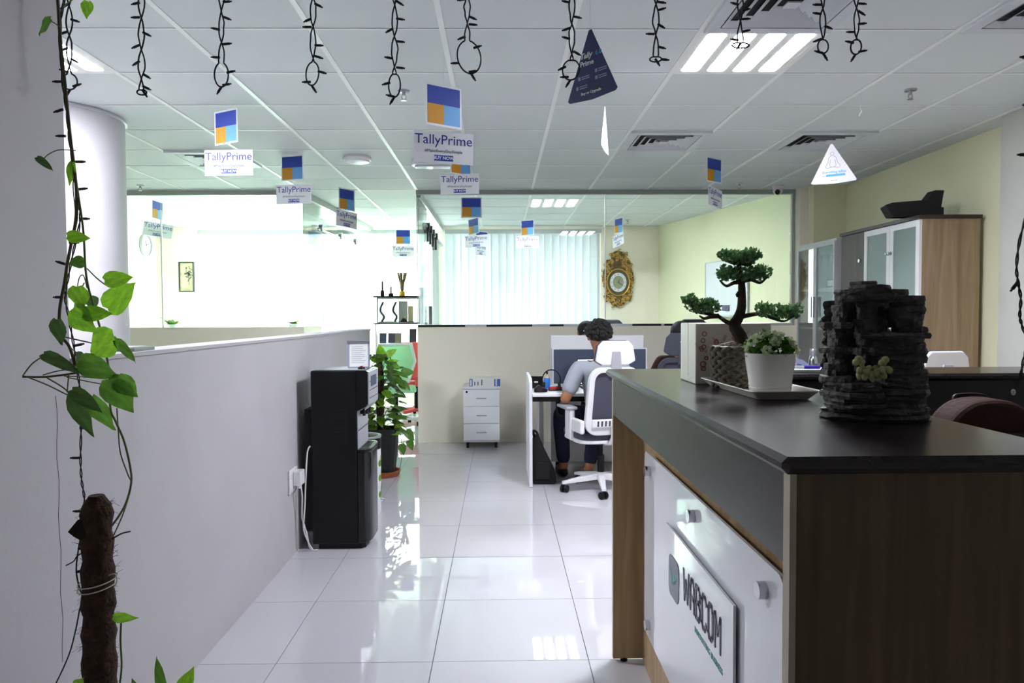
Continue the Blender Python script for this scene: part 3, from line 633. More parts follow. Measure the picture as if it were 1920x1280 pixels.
B().prism([(-.052, .0), (-.032, .024), (-.016, .03), (-.012, -.012), (-.026, -.018), (-.04, -.01)], 'y', -.006, .004).build('bark_flake', 'coir_dark', vine).location = vp(178, 995, 1.48)
STEMS = [([(100, -60), (108, 0), (112, 60), (121, 150), (131, 250), (141, 330), (144, 400), (137, 440), (127, 490), (121, 530), (112, 580), (113, 625), (130, 650), (141, 685)], .0042, 'stem_brown'),
 ([(131, 250), (143, 340), (156, 430), (160, 500), (166, 540), (178, 580), (194, 640), (205, 700), (207, 765), (216, 788), (232, 825), (243, 870), (246, 905), (233, 950), (205, 992)], .0030, 'stem'),
 ([(219, 765), (222, 810), (226, 850), (240, 890), (246, 910), (232, 960), (210, 1010)], .0018, 'stem_brown'),
 ([(42, 706), (90, 706), (150, 698), (205, 690)], .0030, 'stem_brown'), ([(43, 704), (60, 682), (82, 667)], .002, 'stem'), ([(80, 703), (110, 695), (150, 690)], .0018, 'stem'),
 ([(120, 705), (150, 706), (200, 710)], .0016, 'stem'), ([(125, 707), (170, 716), (197, 721)], .0016, 'stem'), ([(50, 706), (90, 722), (120, 737), (135, 743)], .002, 'stem'), ([(88, 708), (115, 724), (136, 741)], .002, 'stem'),
 ([(113, 630), (150, 638), (172, 643)], .002, 'stem'), ([(130, 650), (158, 668), (190, 660), (215, 648)], .0016, 'stem'), ([(163, 503), (180, 520), (196, 533)], .0018, 'stem'), ([(144, 545), (149, 520), (157, 517), (163, 540)], .0015, 'stem'),
 ([(129, 700), (126, 735)], .0018, 'stem'), ([(142, 282), (110, 281), (90, 290), (82, 298)], .0015, 'stem'), ([(112, 50), (100, 42), (94, 40)], .0015, 'stem'), ([(118, 14), (135, 0), (150, -4), (164, 4)], .0016, 'stem'), ([(138, 560), (150, 545), (158, 530)], .0016, 'stem_brown')]
for pl_, r_, m_ in STEMS: B().tube(spline([vp(x, y, 1.62+.015*math.sin(i*1.3)) for i, (x, y) in enumerate(pl_)], 5), r_*.8, 7).build('stem', m_, vine, smooth=True)
z2 = lambda x, y: (x/2.783, 400+y/2.783)
z1 = lambda x, y: (x/2.977, y/2.977)
z3 = lambda x, y: (x/2.909, 840+y/2.909)
LV = [(z2(350, 118), z2(472, 130), .29, 'leaf_bright', 0), (z2(440, 250), z2(356, 262), .42, 'leaf', .1), (z2(545, 352), z2(697, 328), .30, 'leaf_bright', 0), (z2(565, 500), z2(693, 360), .32, 'leaf_bright', 0),
 (z2(405, 380), z2(425, 505), .34, 'leaf_bright', .1), (z2(380, 498), z2(492, 622), .33, 'leaf_bright', 0), (z2(435, 525), z2(582, 520), .30, 'leaf_bright', .3), (z2(470, 435), z2(502, 500), .34, 'leaf_dark', .4),
 (z2(300, 552), z2(312, 695), .26, 'leaf_dark', .5), (z2(600, 640), z2(455, 735), .38, 'leaf_bright', 0), (z2(603, 662), z2(718, 775), .17, 'leaf', .8), (z2(225, 735), z2(415, 820), .15, 'leaf_dark', .9),
 (z2(418, 768), z2(607, 855), .26, 'leaf', .1), (z2(570, 862), z2(688, 1040), .33, 'leaf', .1), (z2(615, 852), z2(712, 965), .36, 'leaf', .2), (z2(375, 950), z2(482, 1172), .17, 'leaf_dark', .3),
 (z2(372, 922), z2(530, 1030), .18, 'leaf_dark', .5), (z2(475, 958), z2(590, 1145), .22, 'leaf', .2), (z2(445, 760), z2(372, 800), .4, 'leaf_dark', .3),
 (z1(490, 8), z1(480, 100), .30, 'leaf_bright', .2), (z1(287, 108), z1(198, 190), .24, 'leaf', .3), (z1(205, 878), z1(298, 948), .2, 'leaf_dark', .6), (z1(405, 905), z1(380, 1042), .15, 'leaf_bright', .3),
 (z3(618, 922), z3(740, 928), .16, 'leaf_bright', .3), (z3(888, 1330), z3(848, 1146), .13, 'leaf', .3), (z3(980, 1340), z3(1055, 1198), .27, 'leaf_bright', .1), (z3(760, 1340), z3(712, 1255), .15, 'leaf', .3), (z3(420, 1300), z3(445, 1262), .3, 'leaf_bright', .3)]
LM = {}
for i, (b0, t0, w_, m_, tilt) in enumerate(LV):
    key = (m_, w_)
    if key not in LM: LM[key] = leafmesh('leaf', m_, w_*1.12, .16, .10, 1)
    dy = vr.uniform(-.05, .03); Yl = 1.60 if b0[1] < 1120 else 1.47
    base = vp(*b0, Yl+dy); tip = vp(*t0, Yl+dy+vr.uniform(-.02, .025)); instm(LM[key], 'leaf', vine, orient(base, tip, Vector((.25*math.sin(i*2.1)+tilt*.6, -1, tilt))))
for (x, y) in ((300, 1275), (340, 1285)): pass
B().tube(spline([vp(228, 1150, 1.48), vp(226, 1200, 1.48), vp(228, 1250, 1.49), vp(222, 1300, 1.5)]), .002, 6).build('stem', 'stem', vine)
B().tube(spline([vp(303, 1290, 1.46), vp(260, 1330, 1.48), vp(210, 1360, 1.5)]), .003, 6).build('stem', 'stem', vine); B().tube(spline([vp(338, 1298, 1.46), vp(270, 1350, 1.48), vp(210, 1380, 1.5)]), .003, 6).build('stem', 'stem', vine)
B().tube(spline([vp(210, 1010, 1.48), vp(228, 1000, 1.46), vp(244, 996, 1.45)]), .0016, 6).build('aerial_root', 'coir_dark', vine); B().tube(spline([vp(160, 1034, 1.48), vp(145, 1042, 1.46), vp(138, 1052, 1.46), vp(123, 1060, 1.45)]), .0013, 6).build('aerial_root', 'coir_dark', vine)
# drilled crack line in the wall
B().tube([(WX+.0002, 1.885+.004*math.sin(y*.05), at(107, y, 1.885).z) for y in (742, 770, 800, 830, 860, 900, 930, 965, 1000, 1030, 1060, 1110, 1160, 1210, 1240)], .0008, 5).build('wall_crack', 'crack', bpy.data.objects['wall_left'])

bulb_b = B().cyl((0, 0, 0), (.013, 0, 0), .0022, n=7).cyl((.013, 0, 0), (.017, 0, 0), .0014, n=6); bulb_me = bulb_b.mesh('bulb', 'black_wire')
sr = random.Random(5)
def wire_parts(root, name, paths, bulbs, r=.0020, org=None):
    b = B()
    for p in paths: b.tube(p, r, 6)
    o = b.build(name, 'black_wire', root)
    for p, ang in bulbs:
        me = bulb_me; q = inst(me, 'bulb', o, p, Euler((sr.uniform(-.4, .4), -ang, 0))); q.scale = (1.3, 1.45, 1.45)
    return o
SY = 1.85
il = thing('icicle_light_string', 'black icicle string lights hanging along the top of the picture', 'string lights', (0, SY, 2.5)); IO = il.location.copy()
def ip(px, py, dy=0): return at(px, py, SY+dy)-IO
mw = []
for k in range(47): x = WX+.0+k*(1.55-WX)/46; mw.append((x, .012*math.sin(k*.9), -.03+.012*math.sin(k*.7)))
B().tube(mw, .0022, 6).build('main_wire', 'black_wire', il)
B().cyl((WX, 0, -.03), (WX+.03, 0, -.03), .006, n=10).build('wall_hook', 'chrome', il)
for x in (-.5, .2, .9, 1.55): B().tube([(x, 0, -.03), (x, 0, CZ-2.5)], .001, 5).build('hanger', 'black_wire', il)
ST = [(130, 168, 30, 14), (265, 168, 0, 9), (415, 163, 46, 13), (587, 160, 44, 12), (740, 182, 44, 11), (876, 138, 62, 22), (1072, 150, 38, 16), (1230, 110, 4, 11), (1388, 80, 0, 16), (1543, 100, 26, 10), (1606, 102, 28, 10)]
for si, (x, yb, lp, wd) in enumerate(ST):
    A = []; D = []; ph = sr.uniform(0, 6); y0 = yb-lp; N = 26
    for k in range(N):
        y = -150+(y0+150)*k/(N-1); env = 4.5+sr.uniform(0, 2.0); s_ = math.sin(ph+(y+150)*.055)
        A.append(ip(x+s_*env+sr.uniform(-.8, .8), y, .004*math.cos(ph+y*.055))); D.append(ip(x-s_*env+sr.uniform(-.8, .8), y, -.004*math.cos(ph+y*.055)))
    sk = sr.uniform(-6, 6) if si != 5 else 14
    loop = [ip(x+sk*.5*(1-math.cos(a))/2*1+wd*math.sin(a)*(1 if a < PI else 1), y0+max(lp, 10)*(1-math.cos(a))/2, 0) for a in [2*PI*i/16 for i in range(1, 16)]]
    path = spline(A+loop+D[::-1], 2)
    bl_ = []
    nb = 3+int((yb)/34)
    for k in range(nb):
        y = 4+(yb-6)*k/max(1, nb-1)+sr.uniform(-6, 6); sd = 1 if sr.random() < .5 else -1
        q = ip(x+sd*(3 if y < y0 else wd*.8*math.sin(min(1, (y-y0)/max(lp, 10))*PI)), y); bl_.append((q, sr.uniform(-.6, .3) if sd > 0 else PI-sr.uniform(-.6, .3)))
    bl_.append((ip(x+sk*.5, yb), -1.0 if si % 2 else PI+1.0))
    wire_parts(il, 'drop_strand', [path], bl_)
# strand falling with the vine
lw = thing('string_light_cable', 'black string light cable falling through the vine past the coir pole', 'string lights', at(150, 940, 1.6)); LO = lw.location.copy()
def lp_(px, py, Y=1.66): return at(px, py, Y)-LO
P1 = [(128, -70), (119, 0), (113, 60), (117, 150), (125, 210), (131, 270), (141, 330), (148, 380), (150, 415), (138, 470), (128, 520), (122, 555), (128, 590), (137, 640), (146, 700), (151, 745), (152, 800), (151, 860), (153, 900), (158, 932), (159, 965)]
P2 = [(131, -60), (122, 0), (110, 70), (122, 160), (130, 240), (139, 300), (137, 350), (141, 400), (134, 450), (127, 500), (124, 560)]
P3 = [(151, 1010), (147, 1030), (143, 1070), (150, 1105), (156, 1118), (150, 1140), (142, 1180), (130, 1225), (105, 1280), (70, 1340), (50, 1420)]
bl_ = [(lp_(x, y), a) for x, y, a in ((117, 153, PI), (118, 205, PI+.3), (123, 255, PI), (142, 303, 0), (146, 355, .1), (150, 410, 0), (130, 455, 0), (122, 495, PI-.3), (118, 557, PI), (140, 648, .2), (150, 802, 0), (150, 858, PI), (155, 958, PI))]
pA = spline([lp_(x, y) for x, y in P1], 6); pB = spline([lp_(x, y, 1.665) for x, y in P2], 6)
tw_ = [p+Vector((.0018*math.sin(i*.9), .0018*math.cos(i*.9), 0)) for i, p in enumerate(pA)]; tw2 = [p-Vector((.0018*math.sin(i*.9), .0018*math.cos(i*.9), 0)) for i, p in enumerate(pA)]
wire_parts(lw, 'cable', [tw_, tw2, pB], bl_, .0014)
wire_parts(lw, 'lower_cable', [spline([lp_(x, y, 1.53) for x, y in P3], 6)], [(lp_(x, y, 1.53), a) for x, y, a in ((147, 1028, 0), (143, 1072, .2))], .0016)
# strand at the right edge
re_ = thing('string_light_strand', 'dark string light strand hanging at the right edge above the counter', 'string lights', at(1912, 700, 1.3)); RO = re_.location.copy()
def rp(px, py): return at(px, py, 1.3)-RO
pp = spline([rp(x, y) for x, y in ((1945, -60), (1935, 60), (1938, 180), (1945, 280), (1930, 380), (1912, 450), (1906, 500), (1909, 530), (1914, 560), (1912, 590), (1916, 610), (1926, 640), (1920, 670), (1913, 705), (1905, 728))], 6)
wire_parts(re_, 'cable', [[p+Vector((.0016*math.sin(i*.8), .0016*math.cos(i*.8), 0)) for i, p in enumerate(pp)], [p-Vector((.0016*math.sin(i*.8), .0016*math.cos(i*.8), 0)) for i, p in enumerate(pp)]], [(rp(1935, 107), PI), (rp(1938, 205), PI-.4), (rp(1909, 528), PI+.9), (rp(1930, 290), PI)], .0014)
B().ball(rp(1900, 735), .004, .004, .006, 8, 6).build('bulb_tip', 'lens_clear', re_)
B().tube([rp(1945, -60), (rp(1945, -60).x, rp(1945, -60).y, CZ-RO.z)], .0014, 6).build('hanger', 'black_wire', re_)

# ================================================================== HANGING SIGNS
def card_mesh(w, h, th=.0012, m='white_card'): return B().box(-w/2, w/2, -th, 0, -h/2, h/2).mesh('card', m)
SQ = card_mesh(.205, .205); TC = card_mesh(.30, .155)
def blk(x0, x1, z0, z1, m, nm): return B().box(x0, x1, -.0022, -.0012, z0, z1).mesh(nm, m)
bA = blk(-.092, .092, .004, .092, 'sign_blue', 'blue_block'); bB = blk(-.092, 0, -.092, .004, 'sign_orange', 'orange_block'); bC = blk(0, .092, -.092, .004, 'sign_light_blue', 'light_blue_block')
btn = blk(-.048, .048, -.066, -.038, 'sign_button', 'button')
tA = text_mesh('TallyPrime', .068, 'sign_ink'); tB = text_mesh('#MakeEveryDaySimple', .0205, 'ink_grey'); tC = text_mesh('BUY NOW', .022, 'white_card', bold=.0007)
def sign(label, Y, sq, cd, ysq=0, ycd=0, rsq=0, rcd=0, flip=False, noc=False):
    """sq, cd: measured centres of the square card and of the text card"""
    ref = sq or cd; c = at(ref[0], ref[1], Y); t = thing('hanging_sign', label, 'sign', (c.x, Y, CZ), group='signs hanging from the ceiling')
    if sq:
        o = inst(SQ, 'icon_card', t, (0, 0, c.z-CZ), (0, R(rsq), R(ysq)))
        for me, nm in ((bA, 'blue_block'), (bB, 'orange_block'), (bC, 'light_blue_block')): inst(me, nm, o)
    if cd:
        d = at(cd[0], cd[1], Y); o = inst(TC, 'text_card', t, (d.x-c.x, 0, d.z-CZ), (0, R(rcd), R(ycd)))
        inst(tA, 'lettering', o, (0, -.0018, .036), UPRIGHT); inst(tB, 'hashtag', o, (0, -.0018, -.018), UPRIGHT); bt = inst(btn, 'button', o); inst(tC, 'button_text', o, (0, -.0026, -.052), UPRIGHT)
    lowz = (d.z if cd else c.z)-CZ
    B().tube([(0, .002, 0), (0, .002, (c.z-CZ))] + ([(d.x-c.x, .002, lowz)] if cd and sq else []), .0004, 5).build('thread', 'clear_plastic', t)
sign('largest hanging TallyPrime sign, with the big square card above it', 3.62, (832, 199), (832, 277), 34, 14, 0, 1)
sign('TallyPrime sign nearest the round column, square card turned sideways', 4.45, (424, 238), (429, 305), -30, -4, 0, 0)
sign('TallyPrime sign hanging second from the round column', 5.95, (548, 315), (551, 364), -16, -8, 0, 0)
sign('TallyPrime sign with narrow turned card where the side room glass begins', 6.9, (650, 374), (650, 411), 56, 62, 0, 2)
sign('TallyPrime sign half hidden behind the largest one', 5.6, (864, 303), (862, 345), 42, -5, 0, 0)
sign('square blue and orange card hanging alone before the meeting room glass', 7.2, (884, 389), None, 3, 0)
sign('small reflected TallyPrime sign modelled as a turned card behind the meeting room glass, left of centre', 9.3, (888, 424), (893, 452), -48, -12, -4, -3)  # card stands for a sign mirrored in the meeting room glass
sign('small reflected TallyPrime sign modelled as a card deepest behind the meeting room glass, overlapped by the turned one', 10.1, (903, 447), (901, 468), 35, 62, 3, 0)  # another glass reflection of a sign, modelled as a solid card
sign('small TallyPrime sign inside the meeting room in front of the blinds, right of the others', 9.5, (989, 427), (989, 454), -36, 0, 0, 0)
sign('small turned TallyPrime sign above the ornate clock', 9.7, (1160, 423), (1159, 450), -68, -70, 0, -8)
sign('TallyPrime sign turned nearly sideways, right of the edge-on triangle', 6.0, (1339, 319), (1341, 370), 38, 52, 0, 2)
sign('pale TallyPrime sign in the passage above the trophy shelf', 10.0, (756, 444), (756, 471), 4, 4)
sign('tilted TallyPrime sign inside the side room beside the wall clock', 8.0, (295, 394), (296, 431), 84, 12, 2, 9)
# triangles
def tri_card(nm, t, m, w, h, th=.0015):
    return B().prism([(-w/2+.008, -h), (0, -h-.008), (w/2-.008, -h), (w/2, -h+.008), (.006, 0), (-.006, 0), (-w/2, -h+.008)], 'y', -th, 0).build(nm, m, t)
c = at(1107, 56, 2.55); t = thing('triangle_sign', 'dark blue triangular card hanging near the top centre', 'sign', (c.x, 2.55, CZ))
tri = tri_card('card', t, 'sign_navy', .215, .235); tri.location = (0, 0, c.z-CZ); tri.rotation_euler = (0, R(-2), R(-44))
def tprint(me, nm, x, z, sc=1): q = inst(me, nm, tri, (x, -.0019, z), UPRIGHT); return q
tprint(text_mesh('Tally', .027, 'white_card', shear=.25, bold=.0008), 'lettering', -.022, -.085); tprint(text_mesh('Prime', .025, 'white_card', bold=.0005), 'lettering', -.018, -.112); tprint(text_mesh('6.0', .023, 'sign_sky'), 'number', .033, -.086)
tprint(text_mesh('Buy or Upgrade', .0135, 'white_card', bold=.0004), 'lettering', -.004, -.215)
for x, z in ((-.052, -.158), (.022, -.146), (-.062, -.190), (.022, -.170)):
    b = B().box(x-.006, x+.004, -.0022, -.0015, z-.007, z+.005)
    for k in range(2): b.box(x+.008, x+.043, -.0022, -.0015, z-.006+.007*k, z-.003+.007*k)
    b.build('icon_and_lines', 'ink_pale', tri)
B().tube([(0, 0, 0), (0, 0, c.z-CZ)], .0004, 5).build('thread', 'clear_plastic', t)
c = at(1559, 270, 4.6); t = thing('triangle_sign', 'white triangular card with a seated line figure hanging before the wooden cabinet', 'sign', (c.x, 4.6, CZ))
tri = tri_card('card', t, 'white_card', .275, .245); tri.location = (0, 0, c.z-CZ); tri.rotation_euler = (0, R(-4), R(-12))
b = B(); Yp = -.002
def line(pts): b.tube(spline([(x, Yp, z) for x, z in pts], 4), .0009, 5)
b.tube([(math.cos(a)*.010, Yp, -.062+math.sin(a)*.012) for a in [2*PI*i/12 for i in range(12)]], .0009, 5, closed=True)
line([(-.008, -.075), (-.022, -.088), (-.028, -.115), (-.045, -.140)]); line([(.008, -.075), (.022, -.088), (.028, -.115), (.045, -.140)]); line([(-.045, -.140), (-.035, -.152), (0, -.146), (.035, -.152), (.045, -.140)]); line([(-.014, -.10), (-.018, -.138), (0, -.146), (.018, -.138), (.014, -.10)])
b.build('line_figure', 'ink_grey', tri)
tprint(text_mesh('Everything tallies', .021, 'sign_sky', bold=.0003), 'lettering', .006, -.178); B().box(-.045, .07, -.0022, -.0015, -.206, -.192).build('blue_bar', 'sign_sky', tri); B().box(-.07, -.05, -.0022, -.0015, -.202, -.199).build('small_line', 'ink_pale', tri); B().box(-.02, .02, -.0022, -.0015, -.233, -.230).build('small_line', 'ink_pale', tri)
B().tube([(0, 0, 0), (0, 0, c.z-CZ)], .0004, 5).build('thread', 'clear_plastic', t)
c = at(1134, 200, 4.1); t = thing('triangle_sign', 'white triangular card seen almost edge-on below the dark blue one', 'sign', (c.x, 4.1, CZ))
tri = tri_card('card', t, 'white_card', .275, .245); tri.location = (0, 0, c.z-CZ); tri.rotation_euler = (0, R(0), R(73)); B().tube([(0, 0, 0), (0, 0, c.z-CZ)], .0004, 5).build('thread', 'clear_plastic', t)
c = at(1614, 188, 4.2); t = thing('plastic_hook', 'clear twisted plastic tag hanging alone left of the chrome sprinkler', 'hook', (c.x, 4.2, CZ))
B().tube([(0, 0, 0), (0, 0, c.z-CZ)], .0004, 5).build('thread', 'clear_plastic', t); B().tube([(.008*math.sin(k*.8)*k/16, .008*math.cos(k*.8)*k/16, c.z-CZ-.006*k) for k in range(16)], .004, 6, flat=.3).build('twisted_tag', 'white_card', t)

# ================================================================== WATER DISPENSER AND NEIGHBOURS
X0, X1, Y0, Y1 = -1.075, -.765, 4.075, 4.405
wd = thing('water_dispenser', 'tall black water dispenser standing against the low wall', 'water dispenser', ((X0+X1)/2, (Y0+Y1)/2, 0))
B().box(X0, -.815, Y0, Y1, .03, 1.022).build('cabinet', 'black_plastic', wd, w=True, bevel=.008)
B().prism([(X0+.03, Y0+.02), (-.80, Y0+.02), (-.78, Y0+.04), (-.78, Y1-.03), (-.80, Y1-.02), (X0+.03, Y1-.02)], 'z', 0, .03).build('plinth', 'black_plastic', wd, w=True)
B().prism([(-.815, .79), (-.765, .815), (-.752, .83), (-.752, 1.015), (-.765, 1.022), (-.815, 1.022)], 'y', Y0, Y1).build('upper_housing', 'black_plastic', wd, w=True)
cp = B().prism([(-.772, .795), (-.749, .825), (-.747, 1.012), (-.752, 1.016), (-.770, .80)], 'y', Y0+.008, Y1-.008).build('control_panel', 'silver_paint', wd, w=True)
for z in (.86, .905, .955): B().box(-.7465, -.7455, Y0+.03, Y1-.03, z, z+.003).build('panel_groove', 'black_plastic', cp, w=True)
B().box(-.7470, -.7450, Y0+.08, Y1-.08, .925, .985).build('display', 'blue_grey', cp, w=True)
B().box(-.815, -.811, Y0+.01, Y1-.01, .57, .79).build('niche_back', 'silver_paint', wd, w=True)
B().box(-.811, -.809, Y0+.02, Y1-.02, .675, .68).build('niche_groove', 'black_plastic', wd, w=True)
for yy in (4.16, 4.24, 4.32): B().cyl((-.79, yy, .79), (-.79, yy, .755), .011, .009, n=14).box(-.815, -.785, yy-.008, yy+.008, .765, .785).build('tap', 'black_gloss', wd, w=True)
def bulge(y): u_ = (y-Y0)/(Y1-Y0)*2-1; return -.775+.032*(1-u_**4)
poly = [(-.815, Y0)]+[(bulge(Y0+(Y1-Y0)*k/16), Y0+(Y1-Y0)*k/16) for k in range(17)]+[(-.815, Y1)]
B().prism(poly, 'z', .035, .555).build('lower_door', 'black_gloss', wd, w=True, bevel=.006)
tr = B().prism([(x+.004 if i not in (0, len(poly)-1) else x, y) for i, (x, y) in enumerate(poly)], 'z', .555, .572).build('drip_tray', 'black_plastic', wd, w=True, bevel=.003)
B().box(-.808, -.757, Y0+.05, Y1-.05, .5722, .576).build('drip_grille', 'chrome', tr, w=True)
for k in range(7): B().box(-.804, -.760, Y0+.065+.03*k, Y0+.078+.03*k, .576, .5775).build('grille_slot', 'black_plastic', tr, w=True)
for k in range(8): B().box(-.955, -.875, Y0-.0012, Y0+.002, .62+.025*k, .626+.025*k).build('side_vent', 'black_soft', wd, w=True)
B().box(X0+.02, -.78, Y0+.03, Y1-.03, 1.022, 1.026).build('top_plate', 'silver_paint', wd, w=True)
B().box(-1.12, X0+.001, Y0+.03, Y1-.03, .10, .80).build('rear_coil', 'black_soft', wd, w=True)
wc = thing('power_cord', 'white power cord running from the wall plug behind the dispenser', 'cable', (-1.115, 4.02, 0))
B().tube(spline([(-1.118, 3.985, .43), (-1.11, 4.0, .33), (-1.12, 4.03, .2), (-1.10, 4.05, .1), (-1.09, 4.055, .03), (-1.07, 4.05, .008), (-1.04, 4.055, .006)]), .0045, 7).tube(spline([(-1.076, 4.055, .60), (-1.09, 4.045, .56), (-1.10, 4.04, .4), (-1.105, 4.03, .25), (-1.11, 4.02, .14), (-1.09, 4.045, .05), (-1.07, 4.05, .012)]), .0045, 7).build('cord', 'white_plastic', wc, w=True, smooth=True)
so = thing('wall_socket', 'white wall socket on the low wall beside the dispenser', 'socket', (WX, 3.97, .42))
B().box(WX, WX+.010, 3.90, 4.05, .36, .49).build('plate', 'white_plastic', so, w=True, bevel=.003); B().box(WX+.010, WX+.014, 3.915, 3.935, .44, .465).build('switch', 'white_plastic', so, w=True)
pg = thing('plug_adapter', 'white adapter plugged into the socket by the dispenser', 'plug', (WX+.01, 3.99, .40)); B().box(WX+.011, WX+.055, 3.955, 4.035, .395, .475).build('body', 'white_plastic', pg, w=True, bevel=.006); B().cyl((WX+.035, 3.99, .375), (WX+.035, 3.99, .396), .010, n=12).build('strain_relief', 'white_plastic', pg, w=True)
# document stand
c = at(676, 690, 4.24); t = thing('sign_holder', 'small white notice in an angled metal holder on the dispenser', 'sign', (c.x-.01, 4.24, 1.026), R(10))
MM = Matrix.Rotation(R(-16), 4, 'X'); B(MM).box(-.062, .062, 0, .004, .0, .158).build('board', 'ink_pale', t); B(MM).box(-.053, .053, -.0015, 0, .008, .145).build('notice', 'paper', t); B(MM).cyl((-.066, 0, .158), (.066, 0, .158), .010, n=14).build('top_roll', 'silver', t)
b = B(MM)
for k in range(9): b.box(-.042, .03+.012*math.sin(k*2.3), -.0022, -.0015, .03+.012*k, .0322+.012*k)
b.build('printed_lines', 'ink_pale', t); B().box(-.06, .06, -.02, .05, 0, .003).build('base', 'silver', t)
t = thing('control_knob', 'small dark cap lying on the dispenser top edge', 'cap', (-.80, 4.15, 1.026)); B().cyl((0, 0, 0), (0, 0, .012), .022, .018, n=16).build('cap_body', 'black_plastic', t); B().cyl((0, 0, .012), (0, 0, .018), .008, n=12).build('red_button', 'red_item', t)
# pedal bin
pb_ = thing('pedal_bin', 'small white pedal bin with black lid and leaf print behind the dispenser', 'bin', (-.93, 4.85, 0))
B().lathe([(.115, .0), (.118, .02), (.118, .44)], n=32).build('bin_body', 'white_plastic', pb_, smooth=True); B().lathe([(.121, .44), (.121, .50), (.10, .53), (0, .545)], n=32).build('lid', 'black_plastic', pb_, smooth=True)
B().lathe([(.1185, .515), (.1225, .515), (.1225, .528), (.1185, .528)], n=32).build('lid_band', 'silver', pb_); B().box(-.03, .03, -.16, -.10, .015, .03).build('pedal', 'chrome', pb_, bevel=.004)
for z in (.15, .26, .36):
    b = B()
    for a in (.1, .25, -.2): b.cyl((math.cos(a)*.117, math.sin(a)*.117, z+a*.1), (math.cos(a)*.1195, math.sin(a)*.1195, z+a*.1), .022, n=10)
    b.build('leaf_print', 'leaf_bright', pb_)
B().tube([(.118, -.02, .1), (.14, 0, .09), (.14, .03, .08), (.118, .03, .07)], .008, 7).build('hinge', 'chrome', pb_)
# potted pothos on moss pole
PP = Vector((-.985, 6.0, 0)); po = thing('potted_pothos', 'bushy green pothos in a tapered black pot behind the dispenser', 'plant', PP)
B().lathe([(.10, 0), (.135, .005), (.145, .045), (.133, .046), (.12, .02), (0, .018)], n=32).build('saucer', 'terracotta', po, smooth=True)
b = B(); lo = rrect(.19, .19, .03); hi = rrect(.255, .255, .04); n = len(lo); b.add([(x, y, .02) for x, y in lo]+[(x, y, .40) for x, y in hi]+[(x*.93, y*.93, .40) for x, y in hi]+[(x*.9, y*.9, .36) for x, y in hi], [(q*n+i, q*n+(i+1) % n, (q+1)*n+(i+1) % n, (q+1)*n+i) for q in range(3) for i in range(n)]+[tuple(range(n-1, -1, -1)), tuple(range(3*n, 4*n))])
b.build('pot', 'pot_black', po); 
B().tube([(-.02, 0, .36+.05*k) for k in range(13)], [.030+.003*math.sin(k*2) for k in range(12)]+[.018], 12).build('coir_pole', 'coir', po, smooth=True)
pr2 = random.Random(21); lms = [leafmesh('leaf', m_, w_, .25, .08, 1) for m_, w_ in (('leaf', .36), ('leaf_bright', .34), ('leaf', .30), ('leaf_dark', .38))]
for k in range(150):
    a = pr2.uniform(0, 2*PI); z = .36+.66*pr2.random()**1.1; rr = pr2.uniform(.05, .17)*(1.15-.5*max(0, (z-.7)/.4)); 
    c = Vector((math.cos(a)*rr*.85-.01, math.sin(a)*rr*.8, z)); d = Vector((math.cos(a)+pr2.uniform(-.5, .5), math.sin(a)+pr2.uniform(-.5, .5), pr2.uniform(-.7, .3))).normalized()*pr2.uniform(.07, .125)
    instm(lms[pr2.randrange(4)], 'leaf', po, orient(c, c+d, Vector((math.cos(a)*.3, math.sin(a)*.3-.4, 1))))
    if k % 3 == 0: B().tube(spline([(-.02+math.cos(a)*.03, math.sin(a)*.03, z-.08), (c+Vector((-.02, 0, z+.0)))*.5+Vector((0, 0, 0)), c], 3), .002, 5).build('petiole', 'stem', po)
for q in ([(.10, -.05, .4), (.14, -.08, .46), (.17, -.1, .30), (.16, -.1, .1), (.12, -.12, .03)], [(.1, -.02, .42), (.2, -.03, .40), (.22, -.05, .28)]): B().tube(spline(q), .0022, 6).build('trailing_stem', 'stem', po)
for b0, t0 in (((.20, -.04, .38), (.27, -.06, .30)), ((.17, -.1, .28), (.19, -.12, .19)), ((.22, -.05, .30), (.26, -.07, .22)), ((.0, 0, .98), (-.02, -.02, 1.10)), ((.04, 0, 1.0), (.12, -.02, 1.06)), ((.06, -.02, .94), (.14, -.04, .97)), ((-.04, -.03, .96), (-.10, -.05, 1.0)), ((.16, 0, .86), (.27, -.02, .87)), ((.15, -.02, .78), (.24, -.04, .72))):
    b0 = Vector(b0); t0 = Vector(t0); instm(lms[1 if t0.z > .9 else 0], 'leaf', po, orient(b0, t0, Vector((.1, -1, .5)))); B().tube([b0, b0*.5+Vector((-.01, 0, b0.z*.5-.03)), Vector((-.01, 0, max(.38, b0.z-.12)))], .0018, 5).build('petiole', 'stem', po)

